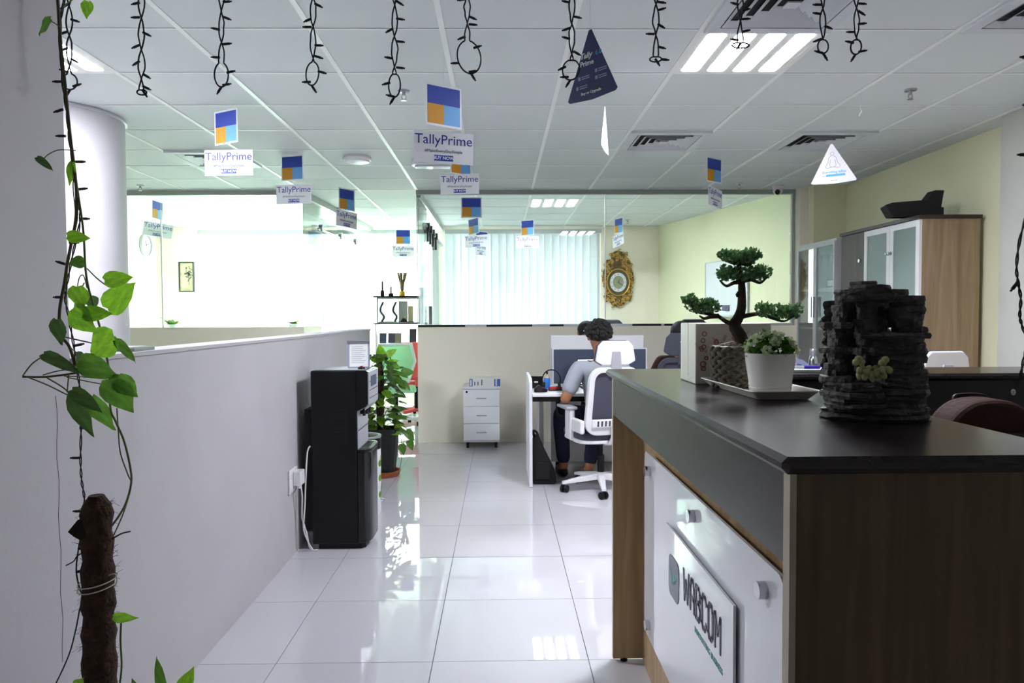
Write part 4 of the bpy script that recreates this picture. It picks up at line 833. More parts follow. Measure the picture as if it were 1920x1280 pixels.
# ================================================================== DRAWER UNIT
dx0, dx1 = at(869, 800, 7.17).x, at(937, 800, 7.17).x
dc = thing('drawer_pedestal', 'white three-drawer pedestal on casters against the cream partition', 'cabinet', ((dx0+dx1)/2, 7.36, 0)); W2 = (dx1-dx0)/2
B().box(-W2, W2, -.185, .185, .065, .60).build('carcass', 'white_laminate', dc); B().box(-W2-.006, W2+.006, -.20, .187, .60, .622).build('top', 'white_laminate', dc, bevel=.002)
for k in range(3):
    z = .085+.1715*k; d_ = B().box(-W2+.002, W2-.002, -.203, -.186, z, z+.168).build('drawer', 'white_laminate', dc, bevel=.002); B().box(-.05, .05, -.208, -.203, z+.075, z+.085).build('handle', 'silver', d_, bevel=.002)
B().cyl((-W2+.035, -.203, .573), (-W2+.035, -.207, .573), .011, n=14).build('lock', 'black_plastic', dc)
for sx in (-1, 1):
    for sy in (-1, 1): 
        cs = B().cyl((sx*(W2-.04)-.012, sy*.14, .027), (sx*(W2-.04)+.012, sy*.14, .027), .027, n=16).build('caster', 'black_plastic', dc); B().box(sx*(W2-.04)-.015, sx*(W2-.04)+.015, sy*.14-.015, sy*.14+.015, .045, .065).build('fork', 'black_plastic', cs)
bf = thing('lever_arch_box', 'white and blue lever arch file lying on the drawer pedestal', 'binder', (dc.location.x+.035, 7.30, .622))
B().box(-.155, .155, -.13, .15, 0, .082).build('case', 'paper', bf, bevel=.002); B().box(-.154, -.122, -.1315, -.13, .004, .078).build('blue_end', 'binder_blue', bf); B().box(.092, .154, -.1315, -.13, .004, .078).build('blue_label', 'binder_blue', bf)
b = B()
for k in range(4): b.box(.105, .122, -.1325, -.1315, .012+.017*k, .024+.017*k)
b.build('label_squares', 'paper', bf); B().box(-.146, -.132, -.1325, -.1315, .01, .07).build('end_mark', 'paper', bf)
for k, (x, h) in enumerate(((-.10, .036), (-.068, .038), (-.03, .060))): B().box(x-.006, x+.004, -.131, -.1302, .014, .014+h).build('spine_text', 'ink_grey', bf)

# ================================================================== CHAIRS
def office_chair(label, loc, rz, frame='white_plastic', mesh='grey_mesh', group='swivel office chairs', head=True, sc=1.0, base='white_plastic'):
    t = thing('office_chair', label, 'chair', loc, rz, group); t.scale = (sc, sc, sc)
    hub = B().lathe([(.03, .085), (.05, .09), (.05, .125), (.03, .14)], n=20).build('base_hub', base, t, smooth=True)
    for k in range(5):
        a = R(90+72*k+R(8)+18); ca, sa = math.cos(a), math.sin(a)
        b = B(Matrix.Rotation(a, 4, 'Z')); b.add([(.03, -.028, .085), (.03, .028, .085), (.03, .028, .135), (.03, -.028, .135), (.31, -.016, .062), (.31, .016, .062), (.31, .016, .085), (.31, -.016, .085)], [(0, 3, 2, 1), (4, 5, 6, 7), (0, 1, 5, 4), (1, 2, 6, 5), (2, 3, 7, 6), (3, 0, 4, 7)])
        leg = b.build('base_leg', base, t, bevel=.006)
        cs = B(Matrix.Translation((ca*.295, sa*.295, 0)) @ Matrix.Rotation(a+.7, 4, 'Z')); cs.cyl((-.006, -.026, .028), (-.006, -.006, .028), .028, n=18).cyl((-.006, .006, .028), (-.006, .026, .028), .028, n=18).cyl((0, 0, .02), (0, 0, .07), .007, n=8)
        cs.build('caster', 'black_plastic', leg)
    B().cyl((0, 0, .13), (0, 0, .27), .027, n=18).cyl((0, 0, .26), (0, 0, .38), .017, n=14).build('gas_lift', 'black_plastic', t, smooth=True)
    B().box(-.09, .09, -.12, .12, .365, .40).build('mechanism', 'black_plastic', t, bevel=.01)
    def seatloop(w, d, r): return rrect(w, d, r, 0, .03, 6)
    B().prism(seatloop(.47, .46, .12), 'z', .385, .415).build('seat_pan', frame, t, bevel=.012, seg=3); B().prism(seatloop(.48, .47, .12), 'z', .415, .47).build('seat', 'grey_cushion', t, bevel=.022, seg=4)
    MB = Matrix.Translation((0, -.20, .47)) @ Matrix.Rotation(R(8), 4, 'X')
    bo_ = rrect(.44, .50, .10, 0, .24, 6); bi_ = rrect(.345, .385, .06, 0, .262, 6)
    bo_ = [(x*(1-.10*(z/.5)), z) for x, z in bo_]; bi_ = [(x*(1-.10*(z/.5)), z) for x, z in bi_]
    B(MB).ring(bo_, bi_, 'y', -.035, .01).build('back_frame', frame, t, bevel=.008, seg=3)
    B(MB).prism([(x*1.02, .262+(z-.262)*1.02) for x, z in bi_], 'y', -.008, .004).build('back_mesh', mesh, t)
    lb = B(MB).box(-.17, .17, -.055, -.03, .055, .115).build('lumbar_support', frame, t, bevel=.008)
    for k in range(9): B(MB).box(-.135+.03*k, -.122+.03*k, -.0565, -.054, .065, .105).build('lumbar_slot', 'grey_cushion', lb)
    B().tube(spline([(0, -.10, .39), (0, -.22, .41), (0, -.26, .47), (0, -.262, .53)]), [.035]*19, 10, flat=.6).build('back_arm', frame, t, smooth=True)
    for s in (-1, 1):
        a_ = B().box(s*.245-.02, s*.245+.02, -.05, .07, .40, .63).build('armrest_post', frame, t, bevel=.012, seg=3)
        B().box(s*.235-.018, s*.235+.018, -.235, -.03, .47, .57).build('armrest_link', frame, t, bevel=.014, seg=3)
        B().box(s*.25-.045, s*.25+.045, -.06, .18, .625, .652).build('armrest_pad', 'black_soft' if frame != 'white_plastic' else 'silver_paint', t, bevel=.014, seg=3)
    if head:
        MH = Matrix.Translation((0, -.275, 1.0)) @ Matrix.Rotation(R(2), 4, 'X')
        poly = [(-.155, 0), (-.10, -.03), (.10, -.03), (.155, 0), (.135, .11), (.10, .145), (-.10, .145), (-.135, .11)]
        vs = [(x, -.02+x*x*1.6, z) for x, z in poly]
        B(MH).prism(poly, 'y', -.014, .012).build('headrest', frame, t, bevel=.01, seg=3); B(MH).prism([(x*1.0, z*1.04-.003) for x, z in poly], 'y', .012, .045).build('headrest_pad', mesh, t, bevel=.015, seg=3)
        B(MH).prism([(-.045, -.10), (.045, -.10), (.03, .07), (-.03, .07)], 'y', -.03, -.014).build('headrest_bracket', 'silver_paint' if frame == 'white_plastic' else frame, t, bevel=.005)
    return t
CH = Vector((.762, 5.43, 0))
office_chair('white swivel chair with headrest occupied by the man at the desk', CH, .25)
office_chair('grey high-backed chair of the person in maroon beside the gift box', (1.55, 6.05, 0), R(-14), 'grey_cushion', 'grey_mesh', sc=1.03, base='black_plastic')
office_chair('dark swivel chair of the seated person behind the white desk screen', (.84, 7.02, 0), PI, 'black_plastic', 'grey_mesh', base='black_plastic', head=False)
office_chair('white swivel chair headrest showing above the far counter behind the fountain', (2.50, 4.30, 0), .1, sc=.975)
office_chair('dark chair top peeking over the meeting room partition below the ornate clock', (1.29, 8.75, 0), 0, 'grey_cushion', 'grey_mesh', sc=1.115, base='black_plastic')
office_chair('dark chair top peeking over the meeting room partition behind the gift box', (2.24, 8.6, 0), 0, 'black_plastic', 'black_soft', sc=1.115, base='black_plastic')
def visitor_chair(label, loc, rz, frame, mesh_m):
    t = thing('visitor_chair', label, 'chair', loc, rz, 'chairs in the passage')
    MB = Matrix.Translation((0, -.20, .50)) @ Matrix.Rotation(R(6), 4, 'X')
    o = [(-.17, 0), (.17, 0), (.26, .27), (.21, .50), (-.21, .50), (-.26, .27)]; i = [(x*.86, .265+(z-.265)*.86) for x, z in o]
    B(MB).ring(o, i, 'y', -.02, .02).build('back_frame', frame, t, bevel=.01, seg=3); B(MB).prism([(x*1.02, z) for x, z in i], 'y', -.006, .006).build('back_mesh', mesh_m, t)
    B().prism(rrect(.48, .46, .08, 0, .04), 'z', .42, .48).build('seat', mesh_m, t, bevel=.015); B().box(-.03, .03, -.24, -.10, .42, .52).build('back_arm', frame, t, bevel=.01)
    B().cyl((0, 0, .10), (0, 0, .42), .025, n=14).build('gas_lift', 'black_plastic', t)
    for k in range(5):
        a = R(90+72*k); b = B(Matrix.Rotation(a, 4, 'Z')); lg_ = b.box(0, .30, -.02, .02, .07, .11).build('base_leg', frame, t, bevel=.006); B().cyl((math.cos(a)*.28-.02, math.sin(a)*.28, .028), (math.cos(a)*.28+.02, math.sin(a)*.28, .028), .028, n=14).build('caster', 'black_plastic', lg_)
visitor_chair('green mesh chair with white frame behind the bushy pothos', (-1.27, 8.75, 0), PI+.15, 'white_plastic', 'green_mesh')
visitor_chair('red chair half hidden behind the green chair', (-1.12, 9.55, 0), .2, 'red_fabric', 'red_fabric')

# ================================================================== PEOPLE
def skin(name, V, E, m, parent, root=0, lvl=2):
    me = bpy.data.meshes.new(name); me.from_pydata([v[0] for v in V], E, []); o = bpy.data.objects.new(name, me); C.objects.link(o)
    md = o.modifiers.new('skin', 'SKIN'); md.use_smooth_shade = True; md.branch_smoothing = .5
    for i, v in enumerate(V):
        r_ = v[1]; sv = me.skin_vertices[0].data[i]; sv.radius = (r_, r_) if not isinstance(r_, tuple) else r_; sv.use_root = (i == root)
    sb_ = o.modifiers.new('sub', 'SUBSURF'); sb_.levels = sb_.render_levels = lvl
    dg = bpy.context.evaluated_depsgraph_get(); nm = bpy.data.meshes.new_from_object(o.evaluated_get(dg)); nm.materials.clear(); nm.materials.append(M_(m)); nm.name = name
    for p in nm.polygons: p.use_smooth = True
    bpy.data.objects.remove(o); q = bpy.data.objects.new(name, nm); C.objects.link(q); q.parent = parent; return q
def person(label, loc, rz, shirt, trousers, hairstyle, legs, arms, tilt=0):
    t = thing('person', label, 'person', loc, rz); hp = .555
    J = dict(pel=((0, 0, hp), (.14, .11)), waist=((0, .0, hp+.16), (.115, .085)), chest=((0, .03, hp+.33), (.12, .085)), nk0=((0, .05, hp+.455), .045), nk1=((0, .075, hp+.52), .052))
    J['hd0'] = ((0, .095, hp+.56), (.066, .075)); J['hd1'] = ((0, .10, hp+.615), (.076, .092)); J['hd2'] = ((0, .092, hp+.66), (.062, .075))
    E_ = [('pel', 'waist'), ('waist', 'chest'), ('chest', 'nk0'), ('nk0', 'nk1'), ('nk1', 'hd0'), ('hd0', 'hd1'), ('hd1', 'hd2')]
    for s, nm in ((-1, 'l'), (1, 'r')):
        el, wr = arms[nm]; kn, an = legs[nm]
        J['sh'+nm] = ((s*.175, .03, hp+.385), .048); J['el'+nm] = (el, .042); J['wr'+nm] = (wr, .028); wv = Vector(wr); dv = (wv-Vector(el)).normalized()
        J['hn'+nm] = (tuple(wv+dv*.06), (.036, .018)); E_ += [('chest', 'sh'+nm), ('sh'+nm, 'el'+nm), ('el'+nm, 'wr'+nm), ('wr'+nm, 'hn'+nm)]
        sdv = dv.cross(Vector((0, 0, 1))).normalized()
        for q, (off, ln) in enumerate(((-.026, .065), (-.009, .078), (.009, .074), (.025, .058))):
            f0 = wv+dv*.085+sdv*off; f1 = f0+dv*ln*.5+Vector((0, 0, -.008)); f2 = f0+dv*ln*.8+Vector((0, 0, -.03)); J['f%d0%s' % (q, nm)] = (tuple(f0), .0095); J['f%d1%s' % (q, nm)] = (tuple(f1), .0085); J['f%d2%s' % (q, nm)] = (tuple(f2), .007)
            E_ += [('hn'+nm, 'f%d0%s' % (q, nm)), ('f%d0%s' % (q, nm), 'f%d1%s' % (q, nm)), ('f%d1%s' % (q, nm), 'f%d2%s' % (q, nm))]
        th = wv+dv*.03-sdv*s*.03; J['t0'+nm] = (tuple(th), .012); J['t1'+nm] = (tuple(th+dv*.04-sdv*s*.02), .009); E_ += [('wr'+nm, 't0'+nm), ('t0'+nm, 't1'+nm)]
        J['hip'+nm] = ((s*.095, .03, hp-.02), .095); J['kn'+nm] = (kn, .062); J['an'+nm] = (an, .040); fv = Vector(an)
        J['to'+nm] = ((fv.x, fv.y+.14, max(.03, fv.z-.06)), (.035, .025)); E_ += [('pel', 'hip'+nm), ('hip'+nm, 'kn'+nm), ('kn'+nm, 'an'+nm), ('an'+nm, 'to'+nm)]
    ks = list(J); ix = {k_: i for i, k_ in enumerate(ks)}
    body = skin('body', [J[k_] for k_ in ks], [(ix[a], ix[b]) for a, b in E_], 'skin', t, ix['pel'], 2)
    hc = Vector((0, .10, hp+.615))
    B().prism([(-.012, -.02), (.012, -.02), (.006, .03), (-.006, .03)], 'y', hc.y+.085, hc.y+.112).build('nose', 'skin', body, bevel=.005).location.z = hc.z-.01
    for s in (-1, 1):
        B().ball((s*.030, hc.y+.086, hc.z+.012), .012, .008, .009, 10, 7).build('eye', 'dial_white', body, smooth=True); B().ball((s*.079, hc.y-.005, hc.z-.005), .012, .022, .032, 10, 8).build('ear', 'skin', body, smooth=True)
    B().ball((0, hc.y+.083, hc.z-.052), .024, .008, .007, 10, 7).build('mouth', 'maroon', body, smooth=True)
    def up_(k_, a): p_, r_ = J[k_]; return (p_, tuple(x+a for x in r_) if isinstance(r_, tuple) else r_+a)
    SV = [up_('pel', .022), up_('waist', .036), up_('chest', .048), ((0, .045, hp+.43), (.11, .075))]; SE = [(0, 1), (1, 2), (2, 3)]
    for nm in 'lr':
        i = len(SV); e = Vector(J['el'+nm][0]); s0 = Vector(J['sh'+nm][0]); SV += [up_('sh'+nm, .032), (tuple(s0.lerp(e, .5)), .066), (tuple(s0.lerp(e, .82)), .064)]; SE += [(2, i), (i, i+1), (i+1, i+2)]
    skin('tshirt', SV, SE, shirt, t, 0, 2)
    TV = [up_('pel', .016)]; TE = []
    for nm in 'lr':
        i = len(TV); k0 = Vector(J['kn'+nm][0]); a0 = Vector(J['an'+nm][0]); h0 = Vector(J['hip'+nm][0]); TV += [up_('hip'+nm, .012), (tuple(h0.lerp(k0, .55)), .088), (tuple(k0), .074), (tuple(k0.lerp(a0, .5)), .066), (tuple(a0+Vector((0, 0, .02))), .056)]; TE += [(0, i), (i, i+1), (i+1, i+2), (i+2, i+3), (i+3, i+4)]
    skin('trousers', TV, TE, trousers, t, 0, 2)
    for nm, ms in (('l', 'shoe_dark'), ('r', 'shoe_grey')):
        a = Vector(J['an'+nm][0]); o_ = Vector(J['to'+nm][0]); B().ball((a.x, a.y+.075, max(.045, a.z-.045)), .046, .135, .045, 14, 9).build('shoe', ms, t, smooth=True)
    hb = B(); hr = random.Random(4)
    if hairstyle == 'curly':
        hb.ball(hc+Vector((0, -.016, .028)), .090, .100, .085, 18, 12)
        for k in range(190):
            while True:
                v = Vector((hr.gauss(0, 1), hr.gauss(0, 1), hr.gauss(0, 1))).normalized()
                if v.z > -.35 and not (v.y > .55 and v.z < .35) and not (v.y > .15 and v.z < .0): break
            hb.ball(hc+Vector((v.x*.094, -.012+v.y*.104, .028+v.z*.092)), hr.uniform(.012, .021), None, None, 7, 5)
    else:
        hb.ball(hc+Vector((0, -.015, .022)), .090, .102, .088, 18, 12); hb.ball(hc+Vector((0, -.07, -.08)), .085, .055, .13, 14, 10)
    hb.build('hair', 'hair', t, smooth=True)
    return t
person('man with black curly hair in a grey t-shirt working at the desk', CH+Vector((.02, .06, 0)), .17, 'tshirt', 'denim', 'curly',
       {'l': ((-.21, .47, .53), (-.20, .40, .085)), 'r': ((.10, .44, .52), (-.03, .24, .10))}, {'l': ((-.30, .0, .675), (-.18, .26, .765)), 'r': ((.26, .04, .70), (.16, .28, .765))})
person('person with dark hair seated behind the white desk screen, only the forehead showing', (.84, 7.06, 0), PI, 'maroon', 'denim', 'long',
       {'l': ((-.14, .42, .50), (-.14, .38, .085)), 'r': ((.14, .42, .50), (.14, .38, .085))}, {'l': ((-.25, .08, .70), (-.14, .30, .76)), 'r': ((.25, .08, .70), (.14, .30, .76))})
person('person in a dark maroon top mostly hidden behind the gift box', (1.55, 6.10, 0), R(-8), 'maroon', 'denim', 'long',
       {'l': ((-.14, .42, .50), (-.14, .38, .085)), 'r': ((.14, .42, .50), (.14, .38, .085))}, {'l': ((-.25, .08, .70), (-.14, .30, .76)), 'r': ((.26, .03, .72), (.15, .30, .76))})

# ================================================================== DESKS
dk = thing('office_desk', 'white office desk with black frame where the man works', 'desk', (.9, 5.86, 0))
B().box(.246, 1.28, 5.50, 6.20, .706, .73).build('desktop', 'white_laminate', dk, w=True, bevel=.002)
B().box(.25, 1.27, 5.53, 5.57, .665, .706).box(.25, 1.27, 6.12, 6.16, .665, .706).build('frame_rail', 'black_plastic', dk, w=True)
B().tube(spline([(.45, 5.6, .67), (.45, 5.6, .60), (.46, 5.6, .56), (.50, 5.6, .55), (.56, 5.62, .55)]), .016, 8).build('cable_arm', 'black_plastic', dk, w=True)
for x in (1.22,): B().box(x, x+.04, 5.55, 5.59, 0, .665).box(x, x+.04, 6.1, 6.14, 0, .665).build('leg', 'black_plastic', dk, w=True)
B().prism([(5.515, 0.004), (6.21, .004), (6.21, .842), (5.62, .842), (5.515, .815)], 'x', .222, .246).build('side_panel', 'white_laminate', dk, w=True, bevel=.002)
B().box(.224, .244, 5.52, 5.56, 0, .004).build('foot', 'grey_cushion', dk, w=True)
ds = thing('desk_screen', 'blue-grey fabric desk screen with white edge behind the laptop', 'screen', (.86, 6.21, .73))
B().box(.462, 1.262, 6.205, 6.225, .74, 1.036).build('fabric_panel', 'blue_grey', ds, w=True); B().ring([(.452, .73), (1.272, .73), (1.272, 1.046), (.452, 1.046)], [(.462, .74), (1.262, .74), (1.262, 1.036), (.462, 1.036)], 'y', 6.202, 6.228).build('edge_frame', 'white_plastic', ds, w=True)
ps = thing('desk_partition', 'taller white board partition behind the blue-grey screen', 'screen', (.83, 6.26, 0))
B().box(.44, 1.25, 6.245, 6.265, .05, 1.155).build('board', 'white_laminate', ps, w=True, bevel=.002)
for x in (.5, 1.19): B().box(x-.02, x+.02, 6.235, 6.275, 0, .05).build('foot', 'black_plastic', ps, w=True)
t = thing('office_desk', 'white desk of the seated person behind the screens', 'desk', (.85, 6.6, 0)); B().box(.3, 1.4, 6.28, 6.80, .706, .73).build('desktop', 'white_laminate', t, w=True)
for x in (.34, 1.34): B().box(x, x+.04, 6.3, 6.34, 0, .706).box(x, x+.04, 6.74, 6.78, 0, .706).build('leg', 'white_laminate', t, w=True)
t = thing('office_desk', 'white desk in front of the glass cabinet carrying the steel bottle', 'desk', (2.4, 5.9, 0)); B().box(1.95, 2.75, 5.45, 6.45, .706, .73).build('desktop', 'white_laminate', t, w=True)
for x in (1.98, 2.68): B().box(x, x+.04, 5.5, 5.54, 0, .706).box(x, x+.04, 6.36, 6.4, 0, .706).build('leg', 'white_laminate', t, w=True)
lt = thing('laptop', 'open laptop with a white screen in front of the man', 'laptop', (.84, 5.92, .73), .12)
B().box(-.17, .17, -.12, .12, 0, .016).build('base', 'black_plastic', lt, bevel=.004); B().box(-.15, .15, -.02, .10, .016, .018).build('keyboard', 'black_soft', lt)
ML = Matrix.Translation((0, .12, .014)) @ Matrix.Rotation(R(-14), 4, 'X'); ld = B(ML).box(-.17, .17, 0, .008, 0, .225).build('lid', 'black_plastic', lt, bevel=.003); B(ML).box(-.163, .163, -.001, 0, .012, .217).build('display', 'screen_on', ld)
hs = thing('headset', 'black headset standing on the desk beside the divider', 'headset', at(1034, 742, 5.72)-Vector((0, 0, 0))); hs.location.z = .73
B().tube([(math.cos(R(200-220*k/20))*.073, 0, .085+math.sin(R(200-220*k/20))*.082) for k in range(21)], .007, 8, flat=.5).build('headband', 'black_plastic', hs)
for s in (-1, 1): B().cyl((s*.072, -.014, .04), (s*.052, -.014, .038), .034, n=18).build('ear_cup', 'black_soft', hs, bevel=.006)
B().tube(spline([(-.07, 0, .03), (-.06, -.06, .02), (-.02, -.09, .018)]), .003, 6).build('microphone', 'black_plastic', hs)
p_ = at(1004, 722, 5.88); t = thing('small_box', 'black carton with white mark against the desk divider', 'box', (.30, 5.95, .73)); B().box(-.045, .05, -.03, .03, 0, .10).build('carton', 'black_plastic', t, bevel=.002); B().box(-.02, .012, -.0315, -.03, .045, .058).build('white_mark', 'paper', t)
t = thing('spray_bottle', 'blue bottle with pale top behind the headset', 'bottle', (.385, 5.90, .73)); B().lathe([(.026, 0), (.028, .01), (.028, .075), (.022, .088)], n=20).build('bottle_body', 'blue_item', t, smooth=True); B().lathe([(.022, .088), (.014, .10), (.012, .118), (0, .118)], n=16).build('neck', 'tan_item', t, smooth=True); B().cyl((0, 0, .118), (0, 0, .14), .008, n=10).build('cap', 'black_plastic', t)
t = thing('stapler', 'red stapler lying beside the headset', 'stapler', (.44, 5.73, .73), .2); B().box(-.055, .055, -.015, .015, 0, .008).build('base', 'black_plastic', t); B().prism([(-.055, .012), (.055, .010), (.055, .026), (.03, .034), (-.05, .032)], 'y', -.014, .014).build('arm', 'red_item', t, bevel=.004)
t = thing('tape_dispenser', 'dark tape dispenser at the front of the desk beside the divider', 'tape', (.315, 5.62, .73), .2); B().prism([(-.05, 0), (.05, 0), (.055, .02), (.03, .035), (-.03, .045), (-.05, .03)], 'y', -.02, .02).build('body', 'black_plastic', t, bevel=.006); B().cyl((-.012, -.021, .028), (-.012, .021, .028), .026, n=18).build('tape_roll', 'leather_dark', t)
t = thing('desk_phone', 'black desk phone at the right end of the desk by the counter', 'phone', (1.19, 5.75, .73)); B().prism([(-.09, 0), (.09, 0), (.09, .055), (-.09, .02)], 'x', -.07, .07).build('body', 'black_plastic', t, bevel=.005); B().box(-.065, -.025, -.09, .09, .05, .075).build('handset', 'black_plastic', t, bevel=.01)
t = thing('floor_bag', 'black bag slumped on the floor against the desk divider', 'bag', (.33, 5.72, 0)); B().prism([(-.078, 0), (.11, 0), (.10, .10), (.03, .24), (-.02, .36), (-.06, .37), (-.078, .30)], 'y', -.11, .13).build('bag_body', 'black_soft', t, bevel=.03, seg=4); B().tube(spline([(-.06, 0, .36), (-.07, -.02, .41), (-.04, -.05, .40), (-.03, -.06, .33)]), .010, 8).build('strap', 'black_soft', t); B().box(-.06, .06, -.125, -.105, .04, .18).build('pocket', 'black_soft', t, bevel=.01)
t = thing('steel_bottle', 'stainless steel flask standing in front of the glass cabinet', 'bottle', (2.57, 5.85, .73)); B().lathe([(.036, 0), (.038, .01), (.038, .22), (.030, .255), (.026, .262)], n=28).build('flask_body', 'chrome', t, smooth=True); B().lathe([(.027, .262), (.029, .268), (.029, .312), (.026, .318), (0, .318)], n=24).build('cap', 'silver', t, smooth=True)
t = thing('tape_roll', 'lavender roll standing on the desk left of the steel flask', 'tape', (2.42, 5.85, .73)); B().ring([(math.cos(2*PI*i/28)*.12, .12+math.sin(2*PI*i/28)*.12) for i in range(28)], [(math.cos(2*PI*i/28)*.08, .12+math.sin(2*PI*i/28)*.08) for i in range(28)], 'y', -.03, .03).build('roll', 'ink_pale', t); B().box(-.10, .10, -.035, .035, 0, .004).build('foot', 'white_plastic', t)

# ================================================================== CABINETS (RIGHT WALL)
def door(root, xf, y0, y1, z0, z1, fm, gm, fw=.045, name='door'):
    d = B().ring([(y0, z0), (y1, z0), (y1, z1), (y0, z1)], [(y0+fw, z0+fw), (y1-fw, z0+fw), (y1-fw, z1-fw), (y0+fw, z1-fw)], 'x', xf-.02, xf).build(name, fm, root, w=True)
    B().box(xf-.013, xf-.008, y0+fw, y1-fw, z0+fw, z1-fw).build('glass', gm, d, w=True); return d
cb = thing('wooden_cabinet', 'tall wooden cabinet with dark top and two frosted glass doors', 'cabinet', (3.26, 5.78, 0)); xb0, xb1, ya, yb_, zt_ = 3.075, 3.50, 5.20, 6.40, 2.02
B().box(xb0, xb1, ya, ya+.022, 0, zt_).build('side_panel', 'wood_oak', cb, w=True); B().box(xb0, xb1, yb_-.022, yb_, 0, zt_).build('side_panel', 'wood_oak', cb, w=True); B().box(xb1-.015, xb1, ya+.022, yb_-.022, 0, zt_).build('back_panel', 'wood_oak', cb, w=True)
B().box(xb0-.03, xb1+.01, ya-.012, yb_+.02, zt_, zt_+.028).build('top_board', 'wood_dark', cb, w=True, bevel=.003)
for z in (.06, .80, 1.20, 1.62): B().box(xb0+.01, xb1-.015, ya+.022, yb_-.022, z, z+.018).build('shelf', 'wood_oak', cb, w=True)
dd = B().box(xb0-.02, xb0-.001, 6.005, yb_-.002, .05, zt_-.004).build('door', 'wood_greybrown', cb, w=True); B().cyl((xb0-.04, 6.05, 1.78), (xb0-.02, 6.05, 1.78), .016, n=16).build('knob', 'chrome', dd, w=True)
for a, b_, ky in ((5.205, 5.60, 5.585), (5.605, 6.0, 5.62)):
    d_ = door(cb, xb0, a, b_, .80, zt_-.004, 'white_plastic', 'glass_frost'); B().cyl((xb0-.045, ky, 1.80), (xb0-.02, ky, 1.80), .010, .016, n=14).build('knob', 'chrome', d_, w=True)
    B().box(xb0-.02, xb0-.001, a, b_, .05, .795).build('door', 'wood_greybrown', cb, w=True)
bs = thing('black_display_stand', 'black wedge-shaped piece with an upright fin on top of the wooden cabinet', 'ornament', (3.28, 5.35, zt_+.028))
q0 = at(1690, 400, 5.3).x
B().prism([(-.11, 0), (-.16, .10), (-.10, .145), (.0, .15), (.0, .0)], 'x', -.09, .09)
b = B(Matrix.Translation((0, 0, 0))); b.prism([(-.20, .0), (-.245, .075), (-.195, .105), (.06, .125), (.115, .195), (.185, .195), (.165, .07), (.185, .07), (.185, 0)], 'y', -.05, .05); b.build('wedge_body', 'black_soft', bs, bevel=.006)
B().box(-.19, .17, -.06, .06, 0, .012).build('foot_plate', 'black_plastic', bs); bs.location.x = at(1724, 400, 5.3).x
t = thing('paper_scrap', 'thin pale booklet lying at the front edge of the cabinet top', 'booklet', (3.10, 5.52, zt_+.028)); B().box(-.03, .05, -.07, .08, 0, .008).build('cover', 'silver_paint', t); B().box(-.028, .048, -.068, .078, .008, .010).build('page', 'paper', t)
ca = thing('glass_cabinet', 'grey cabinet with two aluminium-framed glass doors in the corner', 'cabinet', (3.25, 6.95, 0)); xa0, xa1, ya, yb_, zt_ = 3.06, 3.45, 6.50, 7.32, 2.0
for y in (ya, yb_-.02): B().box(xa0, xa1, y, y+.02, 0, zt_).build('side_panel', 'cabinet_grey', ca, w=True)
B().box(xa1-.012, xa1, ya+.02, yb_-.02, 0, zt_).build('back_panel', 'white_laminate', ca, w=True); B().box(xa0-.005, xa1, ya-.003, yb_+.003, zt_, zt_+.022).build('top_board', 'aluminium', ca, w=True)
SHZ = (.06, .45, .83, 1.20, 1.58)
for z in SHZ: B().box(xa0+.01, xa1-.012, ya+.02, yb_-.02, z-.018, z).build('shelf', 'white_laminate', ca, w=True)
for a, b_, hy in ((ya+.002, (ya+yb_)/2-.002, (ya+yb_)/2-.025), ((ya+yb_)/2+.002, yb_-.002, (ya+yb_)/2+.025)):
    d_ = door(ca, xa0, a, b_, .05, zt_-.004, 'aluminium', 'glass_smoke', .028); B().box(xa0-.045, xa0-.035, hy-.007, hy+.007, 1.30, 1.50).build('handle', 'chrome', d_, w=True)
def binder(label, x, y, z, w, h, d, lean=0, flat=False, m='binder_dark'):
    t = thing('ring_binder', label, 'binder', (x, y, z), 0, 'files in the glass cabinet'); MM = Matrix.Rotation(R(lean), 4, 'X')
    B(MM).box(0, d, 0, w, 0, h).build('cover', m, t)
    if not flat: B(MM).box(-.002, 0, w*.15, w*.85, h*.35, h*.92).build('spine_label', 'paper', t); B(MM).cyl((-.002, w/2, h*.18), (0, w/2, h*.18), .012, n=12).build('finger_ring', 'chrome', t)
    else: B(MM).box(-.002, 0, w*.3, w*.92, h*.2, h*.8).build('spine_label', 'paper', t); B(MM).cyl((-.002, w*.14, h/2), (0, w*.14, h/2), .014, n=12).build('finger_ring', 'chrome', t)
binder('dark binder leaning on the top shelf of the glass cabinet, white spine label', 3.12, 7.08, 1.58, .075, .34, .28, 14)
binder('large dark binder leaning behind the right cabinet door, no label seen', 3.14, 6.66, 1.70, .07, .27, .26, -18 + 30, m='blue_grey')
binder('dark binder lying flat on the top shelf behind the right door', 3.12, 6.54, 1.58, .29, .085, .25, 0, True)
binder('file lying flat on the middle shelf of the glass cabinet', 3.12, 6.54, 1.20, .26, .06, .25, 0, True)
binder('second flat file on top of the middle shelf file', 3.13, 6.56, 1.262, .22, .05, .24, 0, True)
t = thing('camera_bag', 'dark rounded bag on the middle shelf of the glass cabinet', 'bag', (3.24, 6.66, 1.315)); B().ball((0, 0, .10), .08, .10, .10, 16, 10).build('bag_body', 'black_soft', t, smooth=True); B().tube([(math.cos(a)*.0, math.cos(a)*.07, .19+math.sin(a)*.04) for a in [PI*i/10 for i in range(11)]], .010, 7).build('handle', 'black_soft', t)
t = thing('file_box', 'orange-red box on the lower shelf of the glass cabinet', 'box', (3.16, 6.86, .98)); B().box(-.04, .16, -.13, .06, 0, .07).build('box', 'orange_box', t, bevel=.003); B().box(-.042, .162, -.132, .062, .06, .075).build('lid', 'orange_box', t)
